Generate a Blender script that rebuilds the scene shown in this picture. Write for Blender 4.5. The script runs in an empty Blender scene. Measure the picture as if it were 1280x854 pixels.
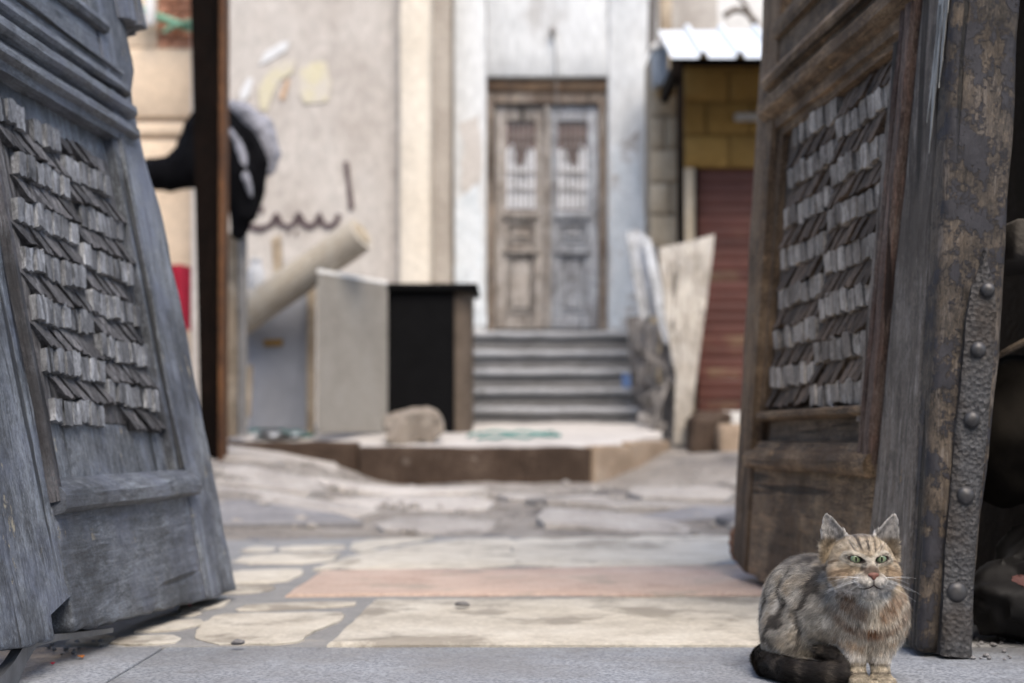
import bpy, bmesh, math, random
import numpy as np
from mathutils import Vector, Matrix, noise as mnoise

random.seed(7)
RNG = np.random.default_rng(11)
R = math.radians
scene = bpy.context.scene

# ------------------------------------------------------------------ camera, sky, sun, exposure
CAM_H, FPX, CXP, HYP = 0.45, 1778.0, 640.0, 548.0        # eye height (m), focal length and horizon of a 1280 px picture
cam = bpy.data.cameras.new('camera')
cam.lens = 50.0; cam.sensor_width = 36.0
cam.shift_y = (HYP - 427.0) / 1280.0
cam.clip_start = 0.05; cam.clip_end = 400
cam.dof.use_dof = True; cam.dof.focus_distance = 2.53; cam.dof.aperture_fstop = 2.5
cam.dof.aperture_blades = 9
cam_o = bpy.data.objects.new('camera', cam); scene.collection.objects.link(cam_o)
cam_o.location = (0, 0, CAM_H); cam_o.rotation_euler = (R(90), 0, 0)
scene.camera = cam_o

SUN_DIR = Vector((0.22, -0.70, 1.0)).normalized()         # towards the sun: high, behind and right of the viewer
world = bpy.data.worlds.new('World'); scene.world = world; world.use_nodes = True
wn = world.node_tree.nodes; bg = wn['Background']
sky = wn.new('ShaderNodeTexSky'); sky.sky_type = 'NISHITA'; sky.sun_disc = False
sky.sun_elevation = math.asin(SUN_DIR.z); sky.sun_rotation = math.atan2(SUN_DIR.x, SUN_DIR.y)
sky.air_density = 1.0; sky.dust_density = 2.2; sky.ozone_density = 1.0
world.node_tree.links.new(sky.outputs[0], bg.inputs[0]); bg.inputs[1].default_value = 0.14
sl = bpy.data.lights.new('sun', 'SUN'); sl.energy = 1.6; sl.angle = R(34); sl.color = (1.0, 0.90, 0.76)
so = bpy.data.objects.new('sun', sl); scene.collection.objects.link(so)
so.rotation_euler = SUN_DIR.to_track_quat('Z', 'Y').to_euler(); so.location = (3, -4, 8)
vs = scene.view_settings; vs.view_transform = 'Standard'; vs.look = 'None'; vs.exposure = 1.18; vs.gamma = 1.0
scene.cycles.use_denoising = True; scene.cycles.use_adaptive_sampling = False
scene.cycles.max_bounces = 8; scene.cycles.diffuse_bounces = 5
scene.cycles.sample_clamp_indirect = 6.0

# ------------------------------------------------------------------ helpers
def lin(c):
    return tuple(((v/255.0)/12.92 if v/255.0 <= .04045 else ((v/255.0+.055)/1.055)**2.4) for v in c)

def P(px, py, Y):
    """a place at depth Y seen in direction (px, py) of the 1280 px photograph"""
    return Vector(((px-CXP)/FPX*Y, Y, CAM_H-(py-HYP)/FPX*Y))

def tag(o, label=None, cat=None, group=None, kind=None):
    if label: o['label'] = label
    if cat: o['category'] = cat
    if group: o['group'] = group
    if kind: o['kind'] = kind
    return o

def empty(name, loc, label=None, cat=None, group=None):
    o = bpy.data.objects.new(name, None); scene.collection.objects.link(o); o.location = loc
    o.empty_display_size = .1
    return tag(o, label, cat, group)

def add(name, me, mat, parent=None, loc=None):
    o = bpy.data.objects.new(name, me); scene.collection.objects.link(o)
    if mat and not me.materials: me.materials.append(mat)
    if parent:
        o.parent = parent
    if loc is not None: o.location = loc
    return o

def mesh(name, verts, faces, sharp=None, smooth=True):
    me = bpy.data.meshes.new(name); me.from_pydata([tuple(v) for v in verts], [], faces); me.update()
    if smooth:
        me.polygons.foreach_set('use_smooth', [True]*len(me.polygons))
        me.set_sharp_from_angle(angle=R(38) if sharp is None else R(sharp))
    return me

class G:
    """collects shapes of one part, then builds one mesh"""
    def __init__(s): s.v = []; s.f = []
    def _add(s, v, f):
        b = len(s.v); s.v += [tuple(q) for q in v]; s.f += [tuple(b+i for i in q) for q in f]; return s
    def box(s, x0, x1, y0, y1, z0, z1):
        v = [(x, y, z) for z in (z0, z1) for y in (y0, y1) for x in (x0, x1)]
        return s._add(v, [(0,2,3,1),(4,5,7,6),(0,1,5,4),(2,6,7,3),(0,4,6,2),(1,3,7,5)])
    def prism(s, pts, vec):
        """closed outline (3-D points) pushed along vec"""
        n = len(pts); vec = Vector(vec); a = [Vector(p) for p in pts]
        v = a + [p+vec for p in a]
        f = [tuple(range(n)), tuple(reversed(range(n, 2*n)))] + [(i, n+i, n+(i+1) % n, (i+1) % n) for i in range(n)]
        return s._add(v, f)
    def tube(s, pts, rad, n=10, cap=True):
        pts = [Vector(p) for p in pts]; k = len(pts)
        rad = [rad]*k if isinstance(rad, (int, float)) else rad
        v = []; up = Vector((0, 0, 1))
        for i, p in enumerate(pts):
            t = (pts[min(i+1, k-1)]-pts[max(i-1, 0)]).normalized()
            a = t.cross(up if abs(t.z) < .95 else Vector((1, 0, 0))).normalized(); b = t.cross(a)
            v += [p+(a*math.cos(q)+b*math.sin(q))*rad[i] for q in [2*math.pi*j/n for j in range(n)]]
        f = [(i*n+j, i*n+(j+1) % n, (i+1)*n+(j+1) % n, (i+1)*n+j) for i in range(k-1) for j in range(n)]
        if cap: f += [tuple(reversed(range(n))), tuple(range((k-1)*n, k*n))]
        return s._add(v, f)
    def lathe(s, prof, n=20, c=(0, 0, 0)):
        v = [(c[0]+r*math.cos(2*math.pi*j/n), c[1]+r*math.sin(2*math.pi*j/n), c[2]+z) for r, z in prof for j in range(n)]
        k = len(prof)
        f = [(i*n+j, i*n+(j+1) % n, (i+1)*n+(j+1) % n, (i+1)*n+j) for i in range(k-1) for j in range(n)]
        f += [tuple(reversed(range(n))), tuple(range((k-1)*n, k*n))]
        return s._add(v, f)
    def build(s, name, mat, parent=None, bevel=0, sharp=None, smooth=True, loc=None):
        me = mesh(name, s.v, s.f, sharp, smooth)
        bm = bmesh.new(); bm.from_mesh(me); bmesh.ops.recalc_face_normals(bm, faces=bm.faces); bm.to_mesh(me); bm.free()
        o = add(name, me, mat, parent, loc)
        if bevel:
            m = o.modifiers.new('bevel', 'BEVEL'); m.width = bevel; m.segments = 2; m.limit_method = 'ANGLE'; m.angle_limit = R(40)
        return o

def nv(p, s, seed):
    return mnoise.noise_vector(Vector(p)*s+Vector((seed*3.1, seed*7.7, seed*1.3)))

def lattice(name, x0, x1, y0, y1, z0, z1, seg, amp, seed, mat, parent=None, warp=None, rnd=.006, freq=6.0, sharp=50, loc=None):
    """a worn timber or stone: box with a lattice surface, rounded arrises and uneven faces"""
    def cuts(a, b):
        n = max(1, min(90, round((b-a)/seg)))
        r = min(rnd, (b-a)*.3)
        return [a, a+r]+[a+(b-a)*i/n for i in range(1, n)]+[b-r, b]
    X, Y, Z = cuts(x0, x1), cuts(y0, y1), cuts(z0, z1)
    nx, ny, nz = len(X)-1, len(Y)-1, len(Z)-1
    idx = {}; vs_ = []; fs = []
    def vid(i, j, k):
        if (i, j, k) not in idx:
            p = Vector((X[i], Y[j], Z[k]))
            e = [(i in (0, nx)), (j in (0, ny)), (k in (0, nz))]
            if sum(e) >= 2:
                c = Vector(((x0+x1)/2, (y0+y1)/2, (z0+z1)/2)); r = rnd*(.45 if sum(e) == 2 else .6)
                for a in range(3):
                    if e[a]: p[a] += r*(1 if c[a] > p[a] else -1)*(.6+.9*abs(mnoise.noise(p*9+Vector((seed, 0, 0)))))
            p = p + nv(p, freq, seed)*amp + nv(p, freq*5, seed+4)*amp*.35
            if warp: p = warp(p)
            idx[(i, j, k)] = len(vs_); vs_.append(p)
        return idx[(i, j, k)]
    for i in range(nx):
        for j in range(ny):
            fs.append((vid(i,j,0), vid(i,j+1,0), vid(i+1,j+1,0), vid(i+1,j,0)))
            fs.append((vid(i,j,nz), vid(i+1,j,nz), vid(i+1,j+1,nz), vid(i,j+1,nz)))
    for i in range(nx):
        for k in range(nz):
            fs.append((vid(i,0,k), vid(i+1,0,k), vid(i+1,0,k+1), vid(i,0,k+1)))
            fs.append((vid(i,ny,k), vid(i,ny,k+1), vid(i+1,ny,k+1), vid(i+1,ny,k)))
    for j in range(ny):
        for k in range(nz):
            fs.append((vid(0,j,k), vid(0,j,k+1), vid(0,j+1,k+1), vid(0,j+1,k)))
            fs.append((vid(nx,j,k), vid(nx,j+1,k), vid(nx,j+1,k+1), vid(nx,j,k+1)))
    return add(name, mesh(name, vs_, fs, sharp), mat, parent, loc)

def pslab(name, pts, Y, t, mat, parent=None, lean=0.0, bevel=.004, loc=None):
    """board with the given outline, standing at depth Y, leaning back by lean metres per metre"""
    q = [P(a, b, Y) for a, b in pts]; z0 = min(p.z for p in q)
    q = [Vector((p.x, p.y+(p.z-z0)*lean, p.z)) for p in q]
    if loc is not None: q = [p-Vector(loc) for p in q]
    return G().prism(q, (0, t, -t*lean)).build(name, mat, parent, bevel)

# signed distance shapes and a surface-nets mesher (rocks, cloth, the cat)
def s_ell(p, c, r, rot=None):
    q = p-np.array(c)
    if rot is not None: q = q @ np.array(rot.to_3x3().transposed() if False else rot)
    r = np.array(r); k0 = np.linalg.norm(q/r, axis=1); k1 = np.linalg.norm(q/(r*r), axis=1)+1e-9
    return k0*(k0-1)/k1
def s_cone(p, a, b, ra, rb):
    a = np.array(a); b = np.array(b); d = b-a
    t = np.clip(((p-a) @ d)/(d @ d), 0, 1)
    return np.linalg.norm(p-a-t[:, None]*d, axis=1)-(ra+(rb-ra)*t)
def s_chain(p, pts, rad):
    d = None
    for i in range(len(pts)-1):
        e = s_cone(p, pts[i], pts[i+1], rad[i], rad[i+1]); d = e if d is None else np.minimum(d, e)
    return d
def smin(a, b, k):
    h = np.clip(.5+.5*(b-a)/k, 0, 1)
    return b+(a-b)*h-k*h*(1-h)
def _hash(i, j, k):
    n = (i*374761393+j*668265263+k*2147483647) & 0xffffffff
    n = ((n ^ (n >> 13))*1274126177) & 0xffffffff
    return ((n ^ (n >> 16)) & 0xffff)/65535.0
def vnoise(p):
    f = np.floor(p).astype(np.int64); t = p-f; t = t*t*(3-2*t); o = 0
    for a in (0, 1):
        for b in (0, 1):
            for c in (0, 1):
                w = (t[:, 0] if a else 1-t[:, 0])*(t[:, 1] if b else 1-t[:, 1])*(t[:, 2] if c else 1-t[:, 2])
                o = o+w*_hash(f[:, 0]+a, f[:, 1]+b, f[:, 2]+c)
    return o*2-1
def surfnet(f, lo, hi, h):
    ax = [np.arange(lo[i], hi[i]+h, h) for i in range(3)]
    sh = tuple(len(a) for a in ax)
    pts = np.stack(np.meshgrid(*ax, indexing='ij'), -1).reshape(-1, 3)
    D = f(pts).reshape(sh); S = D < 0
    c = tuple(n-1 for n in sh); acc = np.zeros(c+(3,)); cnt = np.zeros(c)
    offs = [(a, b, d) for a in (0, 1) for b in (0, 1) for d in (0, 1)]
    cut = lambda A, o: A[o[0]:o[0]+c[0], o[1]:o[1]+c[1], o[2]:o[2]+c[2]]
    for o in offs:
        for k in range(3):
            if o[k]: continue
            o2 = list(o); o2[k] = 1
            a, b = cut(D, o), cut(D, o2); m = cut(S, o) != cut(S, o2)
            t = np.where(m, a/np.where(m, a-b, 1), 0)
            for j in range(3): acc[..., j] += np.where(m, o[j]+(t if j == k else 0), 0)
            cnt += m
    act = cnt > 0; idx = np.full(c, -1); idx[act] = np.arange(act.sum())
    ii = np.argwhere(act); V = (ii+acc[act]/cnt[act][:, None])*h+np.array(lo)
    F = []
    for k in range(3):
        u, w = (k+1) % 3, (k+2) % 3
        s0 = [slice(None)]*3; s1 = [slice(None)]*3; s0[k] = slice(0, -1); s1[k] = slice(1, None)
        m = S[tuple(s0)] != S[tuple(s1)]; sg = S[tuple(s0)]
        e = np.argwhere(m); sgn = sg[m]
        ok = (e[:, u] > 0) & (e[:, w] > 0) & (e[:, u] < c[u]) & (e[:, w] < c[w]); e = e[ok]; sgn = sgn[ok]
        def ci(du, dw):
            q = e.copy(); q[:, u] += du; q[:, w] += dw
            return idx[q[:, 0], q[:, 1], q[:, 2]]
        quad = np.stack([ci(-1, -1), ci(0, -1), ci(0, 0), ci(-1, 0)], 1)
        quad[~sgn] = quad[~sgn][:, ::-1]; F.append(quad)
    F = np.concatenate(F); return V, F[(F >= 0).all(1)]
def np_mesh(name, V, F, smooth=True):
    me = bpy.data.meshes.new(name); k = F.shape[1]
    me.vertices.add(len(V)); me.vertices.foreach_set('co', np.asarray(V, np.float32).ravel())
    me.loops.add(F.size); me.loops.foreach_set('vertex_index', F.astype(np.int32).ravel())
    me.polygons.add(len(F)); me.polygons.foreach_set('loop_start', (np.arange(len(F))*k).astype(np.int32))
    me.polygons.foreach_set('use_smooth', np.full(len(F), smooth)); me.update(calc_edges=True); me.validate()
    return me
def blob(name, f, lo, hi, h, mat, parent=None, sharp=None):
    V, F = surfnet(f, lo, hi, h); me = np_mesh(name, V, F)
    if sharp: me.set_sharp_from_angle(angle=R(sharp))
    return add(name, me, mat, parent)

# ------------------------------------------------------------------ materials
class M:
    def __init__(s, name, rough=.8, metal=0, spec=.3):
        s.m = bpy.data.materials.new(name); s.m.use_nodes = True; s.t = s.m.node_tree; s.n = s.t.nodes
        s.b = s.n['Principled BSDF']; s.b.inputs['Roughness'].default_value = rough
        s.b.inputs['Metallic'].default_value = metal; s.b.inputs['Specular IOR Level'].default_value = spec
        s.co = s.n.new('ShaderNodeTexCoord').outputs['Object']
        s.info = None
    def L(s, a, b): s.t.links.new(a, b)
    def rand(s):
        if s.info is None: s.info = s.n.new('ShaderNodeObjectInfo').outputs['Random']
        return s.info
    def coord(s, scale=(1, 1, 1), shift=True):
        mp = s.n.new('ShaderNodeMapping'); mp.inputs['Scale'].default_value = scale; s.L(s.co, mp.inputs[0])
        if shift:
            ml = s.n.new('ShaderNodeMath'); ml.operation = 'MULTIPLY'; ml.inputs[1].default_value = 37.0; s.L(s.rand(), ml.inputs[0])
            cb = s.n.new('ShaderNodeCombineXYZ'); [s.L(ml.outputs[0], cb.inputs[i]) for i in range(3)]
            s.L(cb.outputs[0], mp.inputs['Location'])
        return mp.outputs[0]
    def noise(s, scale, detail=4, rough=.6, stretch=(1, 1, 1), dist=0):
        t = s.n.new('ShaderNodeTexNoise'); t.inputs['Scale'].default_value = scale; t.inputs['Detail'].default_value = detail
        t.inputs['Roughness'].default_value = rough; t.inputs['Distortion'].default_value = dist
        s.L(s.coord(stretch), t.inputs['Vector']); return t.outputs['Fac']
    def vor(s, scale, feature='F1', stretch=(1, 1, 1)):
        t = s.n.new('ShaderNodeTexVoronoi'); t.feature = feature; t.inputs['Scale'].default_value = scale
        s.L(s.coord(stretch), t.inputs['Vector']); return t.outputs['Distance']
    def ramp(s, fac, stops):
        r = s.n.new('ShaderNodeValToRGB'); s.L(fac, r.inputs[0]); e = r.color_ramp.elements
        while len(e) < len(stops): e.new(.5)
        for el, (p, c) in zip(e, stops):
            el.position = p; el.color = (*(c if isinstance(c, tuple) else (c, c, c)), 1)
        return r.outputs[0]
    def mix(s, fac, a, b, mode='MIX'):
        x = s.n.new('ShaderNodeMix'); x.data_type = 'RGBA'; x.blend_type = mode
        for q, i in ((fac, 0), (a, 6), (b, 7)):
            if isinstance(q, (int, float)): x.inputs[i].default_value = q
            elif isinstance(q, tuple): x.inputs[i].default_value = (*q, 1)
            else: s.L(q, x.inputs[i])
        return x.outputs[2]
    def math(s, op, a, b):
        x = s.n.new('ShaderNodeMath'); x.operation = op
        for q, i in ((a, 0), (b, 1)):
            if isinstance(q, (int, float)): x.inputs[i].default_value = q
            else: s.L(q, x.inputs[i])
        return x.outputs[0]
    def color(s, c):
        if isinstance(c, tuple): s.b.inputs['Base Color'].default_value = (*c, 1)
        else: s.L(c, s.b.inputs['Base Color'])
    def rough(s, c): s.L(c, s.b.inputs['Roughness'])
    def bump(s, h, strength=.5, dist=.01, prev=None):
        b = s.n.new('ShaderNodeBump'); b.inputs['Strength'].default_value = strength; b.inputs['Distance'].default_value = dist
        s.L(h, b.inputs['Height'])
        if prev is not None: s.L(prev, b.inputs['Normal'])
        s.L(b.outputs[0], s.b.inputs['Normal']); return b.outputs[0]

def mottled(name, a, b, c, scale=6, fine=60, rough=.85, bump=.4, dist=.006, stretch=(1, 1, 1), vary=.25, spec=.25, stain=None, stain_at=.58):
    m = M(name, rough, 0, spec)
    n1 = m.noise(scale, 6, .62, stretch); n2 = m.noise(fine, 5, .7, stretch)
    col = m.ramp(n1, [(.3, a), (.5, b), (.72, c)])
    col = m.mix(m.ramp(n2, [(.35, 0.0), (.65, .55)]), col, b, 'MULTIPLY') if False else m.mix(.5, col, m.ramp(n2, [(.3, tuple(x*.55 for x in b)), (.6, b), (.8, tuple(min(1, x*1.3) for x in c))]))
    if stain is not None:
        col = m.mix(m.ramp(m.noise(scale*.45, 7, .7, stretch), [(stain_at, 0.0), (stain_at+.09, .85)]), col, stain)
    if vary:
        v = m.ramp(m.rand(), [(0, 1-vary), (1, 1+vary*.4)]); col = m.mix(1.0, col, v, 'MULTIPLY')
    m.color(col)
    p = m.bump(n1, bump*.6, dist*2); m.bump(n2, bump, dist, p)
    return m.m

def wood(name, light, dark, worn, axis='z', rough=.75, chip=None, chip_at=.62, bump=.7, crack=.0, paint=None, paint_at=.5, vary=.15, spec=.3, tint=None):
    """old wood: grain along the axis, open cracks, worn patches, chipped paint"""
    st = {'z': (1, 1, .06), 'x': (.06, 1, 1), 'y': (1, .06, 1)}[axis]
    m = M(name, rough, 0, spec)
    g1 = m.noise(38, 6, .65, st, .6); g2 = m.noise(150, 4, .6, st); pt = m.noise(4.5, 7, .68); pt2 = m.noise(16, 6, .7)
    col = m.ramp(g1, [(.28, dark), (.5, tuple((x+y)/2 for x, y in zip(light, dark))), (.7, light)])
    col = m.mix(m.ramp(pt, [(.42, 0.0), (.62, .75)]), col, m.ramp(g1, [(.3, tuple(x*.6 for x in worn)), (.65, worn)]))
    col = m.mix(m.ramp(pt2, [(.32, .7), (.5, 0.0)]), col, tuple(x*.45 for x in dark))
    sp = m.noise(260, 5, .8, tuple(x if x == 1 else .35 for x in st))
    col = m.mix(m.ramp(sp, [(.52, 0.0), (.66, .75)]), col, tuple(min(1, x*1.35) for x in worn)); col = m.mix(m.ramp(sp, [(.34, .8), (.46, 0.0)]), col, tuple(x*.4 for x in dark))
    scr = m.noise(55, 6, .75, tuple(x if x == 1 else .12 for x in st), 1.2)
    col = m.mix(m.ramp(scr, [(.55, 0.0), (.61, .75)]), col, tuple(min(1, x*1.5) for x in light)); col = m.mix(m.ramp(scr, [(.37, .75), (.44, 0.0)]), col, tuple(x*.5 for x in dark))
    if tint is not None: col = m.mix(m.ramp(m.noise(5, 6, .7), [(.45, 0.0), (.62, .65)]), col, m.ramp(g1, [(.3, tuple(x*.5 for x in tint)), (.7, tint)]))
    gr = m.noise(2.3, 9, .74)
    col = m.mix(m.ramp(gr, [(.40, .8), (.53, 0.0)]), col, m.ramp(g1, [(.3, tuple(x*.35 for x in dark)), (.7, tuple(x*1.3 for x in dark))]))
    hgt = m.math('ADD', m.math('MULTIPLY', g1, .7), m.math('MULTIPLY', g2, .3))
    if paint is not None:
        k = m.ramp(m.math('ADD', m.math('MULTIPLY', m.noise(13, 9, .78), .75), m.math('MULTIPLY', g1, .25)), [(paint_at, 0.0), (paint_at+.03, 1.0)])
        col = m.mix(k, col, m.ramp(m.noise(30, 4), [(.3, tuple(x*.6 for x in paint)), (.7, paint)]))
        hgt = m.math('ADD', hgt, m.math('MULTIPLY', k, .8))
    if chip is not None:
        k = m.ramp(m.math('ADD', m.math('MULTIPLY', m.noise(9, 8, .75, (1, 1, .6)), .8), m.math('MULTIPLY', g1, .2)), [(chip_at, 0.0), (chip_at+.025, 1.0)])
        col = m.mix(k, col, m.ramp(g1, [(.3, tuple(x*.45 for x in chip)), (.6, chip)]))
        hgt = m.math('SUBTRACT', hgt, m.math('MULTIPLY', k, .8))
    ck = m.ramp(m.noise(20, 3, .5, tuple(x if x == 1 else .035 for x in st), .3), [(.325, 1.0), (.365, 0.0)])
    col = m.mix(m.math('MULTIPLY', ck, .85), col, tuple(x*.25 for x in dark))
    hgt = m.math('SUBTRACT', hgt, m.math('MULTIPLY', ck, 1.2))
    if vary:
        col = m.mix(1.0, col, m.ramp(m.rand(), [(0, 1-vary), (1, 1+vary)]), 'MULTIPLY')
    m.color(col); m.rough(m.ramp(pt2, [(.3, rough-.12), (.7, min(1, rough+.15))]))
    p = m.bump(pt2, .5, .008); p = m.bump(sp, .35, .002, p); m.bump(hgt, bump, .006, p)
    return m.m

def plain(name, c, rough=.6, metal=0, spec=.3, var=.3, scale=12):
    m = M(name, rough, metal, spec); n = m.noise(scale, 5, .65)
    m.color(m.ramp(n, [(.3, tuple(x*(1-var) for x in c)), (.7, tuple(min(1, x*(1+var*.6)) for x in c))])); m.bump(m.noise(scale*6, 4), .2, .003)
    return m.m

MAT = {}
MAT['ground'] = mottled('dusty ground', (.13, .115, .105), (.25, .225, .20), (.42, .39, .36), 3.2, 40, .95, .9, .02, vary=0, stain=(.09, .082, .08), stain_at=.55)
MAT['cement'] = mottled('grey cement', (.17, .17, .175), (.25, .25, .252), (.34, .335, .325), 9, 90, .9, .7, .006, vary=0, stain=(.34, .31, .27), stain_at=.6)
MAT['limestone'] = mottled('pale limestone', (.33, .30, .25), (.54, .50, .43), (.68, .65, .58), 7, 70, .7, .7, .006, vary=.16, stain=(.25, .225, .19), stain_at=.52)
MAT['pinkstone'] = mottled('pink stone', (.34, .245, .20), (.49, .375, .315), (.58, .48, .41), 7, 70, .7, .7, .006, vary=.05, stain=(.33, .285, .24), stain_at=.52)
MAT['darkstone'] = mottled('dark worn stone', (.12, .115, .12), (.20, .195, .20), (.31, .30, .295), 5, 50, .7, .5, .006, vary=.3)
MAT['dirtstone'] = mottled('dust covered stone', (.26, .235, .215), (.40, .37, .34), (.53, .50, .465), 5, 40, .9, .8, .012, vary=.3, stain=(.15, .135, .125), stain_at=.6)
def granite():
    m = M('speckled granite', .45, 0, .4)
    c1 = m.ramp(m.vor(115), [(.12, (.03, .033, .042)), (.35, (.19, .205, .23)), (.75, (.42, .44, .475))])
    c2 = m.ramp(m.noise(190, 4, .85), [(.40, (.03, .03, .04)), (.46, (.22, .235, .26)), (.7, (.46, .48, .51))])
    col = m.mix(.55, c1, c2)
    col = m.mix(m.ramp(m.noise(3, 6, .65), [(.42, 0.0), (.66, .72)]), col, (.185, .18, .178)); col = m.mix(m.ramp(m.noise(14, 7, .75), [(.56, 0.0), (.68, .5)]), col, (.12, .115, .11))
    m.color(col); m.bump(m.noise(260, 3, .7), .25, .002); m.rough(m.ramp(m.noise(9, 5), [(.3, .4), (.7, .7)])); return m.m
MAT['granite'] = granite()
grey = (.155, .175, .205); gdark = (.026, .029, .036)  # blue cast of reflected sky mixed into the left leaf's wood colour
MAT['lwood_z'] = wood('left door weathered upright wood', grey, gdark, (.25, .275, .31), 'z', chip=(.36, .33, .26), chip_at=.60, rough=.58, spec=.55, tint=(.15, .175, .25))
MAT['lwood_x'] = wood('left door weathered cross wood', grey, gdark, (.22, .245, .28), 'x', chip=(.30, .28, .23), chip_at=.62, rough=.58, spec=.55, tint=(.14, .16, .22))
MAT['lwood_red'] = wood('left door red brown bead', (.13, .14, .16), (.03, .03, .034), (.11, .092, .098), 'z')
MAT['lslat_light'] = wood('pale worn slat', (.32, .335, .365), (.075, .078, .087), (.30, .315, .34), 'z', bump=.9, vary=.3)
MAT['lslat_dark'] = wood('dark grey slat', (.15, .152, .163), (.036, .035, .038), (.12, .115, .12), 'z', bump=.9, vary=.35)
MAT['rwood_z'] = wood('right door brown upright wood', (.22, .145, .085), (.055, .034, .020), (.26, .19, .125), 'z', chip=(.38, .24, .12), chip_at=.635)
MAT['rwood_x'] = wood('right door brown cross wood', (.24, .16, .095), (.060, .037, .022), (.30, .225, .15), 'x', chip=(.40, .26, .13), chip_at=.62)
MAT['rstile'] = wood('right door grey stile', (.26, .235, .21), (.085, .070, .058), (.24, .20, .165), 'z', chip=(.40, .27, .13), chip_at=.645, bump=.6)
MAT['rred'] = wood('right door red brown strip', (.17, .105, .08), (.06, .034, .027), (.22, .175, .145), 'z', chip=(.34, .21, .09), chip_at=.66)
MAT['rend'] = wood('peeling blue black paint', (.10, .086, .076), (.026, .022, .019), (.125, .095, .068), 'z', chip=(.32, .21, .10), chip_at=.655, paint=(.038, .037, .044), paint_at=.50, rough=.6)
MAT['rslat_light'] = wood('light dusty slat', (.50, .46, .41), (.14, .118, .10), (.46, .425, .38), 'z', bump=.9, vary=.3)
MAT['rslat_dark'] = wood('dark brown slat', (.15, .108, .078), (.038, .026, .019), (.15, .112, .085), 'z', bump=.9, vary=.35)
MAT['rpanel'] = wood('dark panel board', (.13, .095, .068), (.04, .028, .02), (.16, .125, .095), 'x')
def iron():
    m = M('pitted old iron', .55, .55, .4)
    n = m.noise(70, 6, .75); v = m.vor(95)
    m.color(m.mix(m.ramp(m.noise(9, 5), [(.4, 0.0), (.65, .8)]), m.ramp(n, [(.3, (.03, .03, .033)), (.7, (.14, .138, .14))]), (.065, .053, .044)))
    h = m.math('ADD', n, m.math('MULTIPLY', v, .7)); m.bump(h, 1.0, .008); return m.m
MAT['iron'] = iron()
MAT['drip'] = mottled('pale paint drip', (.17, .17, .165), (.33, .335, .325), (.52, .53, .51), 60, 200, .6, .5, .002, (1, 1, .12), vary=0, stain=(.15, .145, .135), stain_at=.5)
MAT['whiteplaster'] = mottled('white grey plaster', (.44, .455, .465), (.60, .61, .61), (.72, .73, .73), 2.2, 22, .9, .6, .008, (1, 1, .35), vary=0, stain=(.34, .325, .31), stain_at=.57)
MAT['blueplaster'] = mottled('peeling pale blue plaster', (.46, .51, .55), (.62, .66, .69), (.76, .78, .80), 5, 30, .9, .6, .01, vary=0, stain=(.30, .26, .23), stain_at=.56)
MAT['beigeplaster'] = mottled('grey beige plaster', (.36, .315, .275), (.48, .44, .40), (.57, .545, .51), 1.6, 18, .92, .5, .008, (1, 1, .6), vary=0, stain=(.25, .205, .17), stain_at=.55)
MAT['cream'] = mottled('cream plaster', (.56, .49, .39), (.66, .59, .49), (.74, .68, .58), 1.6, 25, .9, .3, .005, vary=0)
MAT['warmplaster'] = mottled('warm cream plaster', (.58, .45, .32), (.68, .54, .40), (.74, .61, .47), 1.2, 20, .9, .3, .005, vary=0)
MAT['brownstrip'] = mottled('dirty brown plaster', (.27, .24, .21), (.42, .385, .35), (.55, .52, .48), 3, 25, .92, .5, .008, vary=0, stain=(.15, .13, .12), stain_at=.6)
MAT['pierstone'] = mottled('tan stone block', (.33, .265, .185), (.46, .385, .28), (.56, .49, .39), 4, 40, .9, .5, .006, vary=.25)
MAT['mortar'] = mottled('mortar', (.2, .17, .13), (.28, .24, .19), (.34, .3, .25), 8, 60, .95, .4, .004, vary=0)
MAT['ochre'] = mottled('ochre painted block', (.17, .095, .024), (.24, .14, .036), (.30, .185, .06), 4, 40, .8, .4, .005, vary=.2)
MAT['ochremortar'] = mottled('ochre mortar', (.12, .07, .022), (.16, .095, .03), (.2, .13, .05), 8, 60, .95, .4, .004, vary=0)
MAT['shutter'] = mottled('red brown shutter', (.07, .025, .019), (.10, .036, .027), (.13, .05, .036), 3, 50, .6, .3, .003, vary=.25, stain=(.14, .085, .05), stain_at=.56)
MAT['bolt'] = plain('dark bolt iron', (.09, .088, .09), .5, .6)
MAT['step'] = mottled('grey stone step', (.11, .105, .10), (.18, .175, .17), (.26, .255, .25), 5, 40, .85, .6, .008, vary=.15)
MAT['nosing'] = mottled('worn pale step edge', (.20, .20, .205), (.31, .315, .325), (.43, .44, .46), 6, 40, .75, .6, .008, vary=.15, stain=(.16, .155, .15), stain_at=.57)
MAT['kerbstone'] = mottled('brown kerb masonry', (.030, .019, .013), (.060, .039, .027), (.115, .083, .062), 5, 40, .9, .8, .015, vary=.2, stain=(.26, .22, .19), stain_at=.62)
MAT['kerbpale'] = mottled('tan kerb masonry', (.17, .12, .08), (.28, .21, .15), (.4, .33, .26), 4, 40, .9, .6, .008, vary=.15)
MAT['dust'] = mottled('pale dusty stone', (.38, .35, .33), (.50, .47, .44), (.60, .57, .54), 3, 40, .9, .4, .006, vary=.15)
MAT['doorwood'] = wood('grey brown house door', (.34, .31, .28), (.15, .125, .105), (.38, .36, .34), 'z')
MAT['doorblue'] = wood('blue grey house door', (.34, .35, .37), (.15, .145, .15), (.40, .43, .47), 'z')
MAT['doorframe'] = wood('brown door frame', (.22, .175, .135), (.09, .065, .05), (.28, .25, .22), 'z')
MAT['lintel'] = wood('brown lintel beam', (.17, .105, .06), (.07, .04, .025), (.20, .14, .09), 'x')
MAT['redglass'] = plain('dull red brown pane', (.17, .115, .10), .25, 0, .5)
MAT['curtain'] = plain('white curtain', (.62, .63, .66), .9, var=.2)
MAT['bar'] = plain('grey iron bar', (.20, .19, .18), .6, .4)
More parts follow.
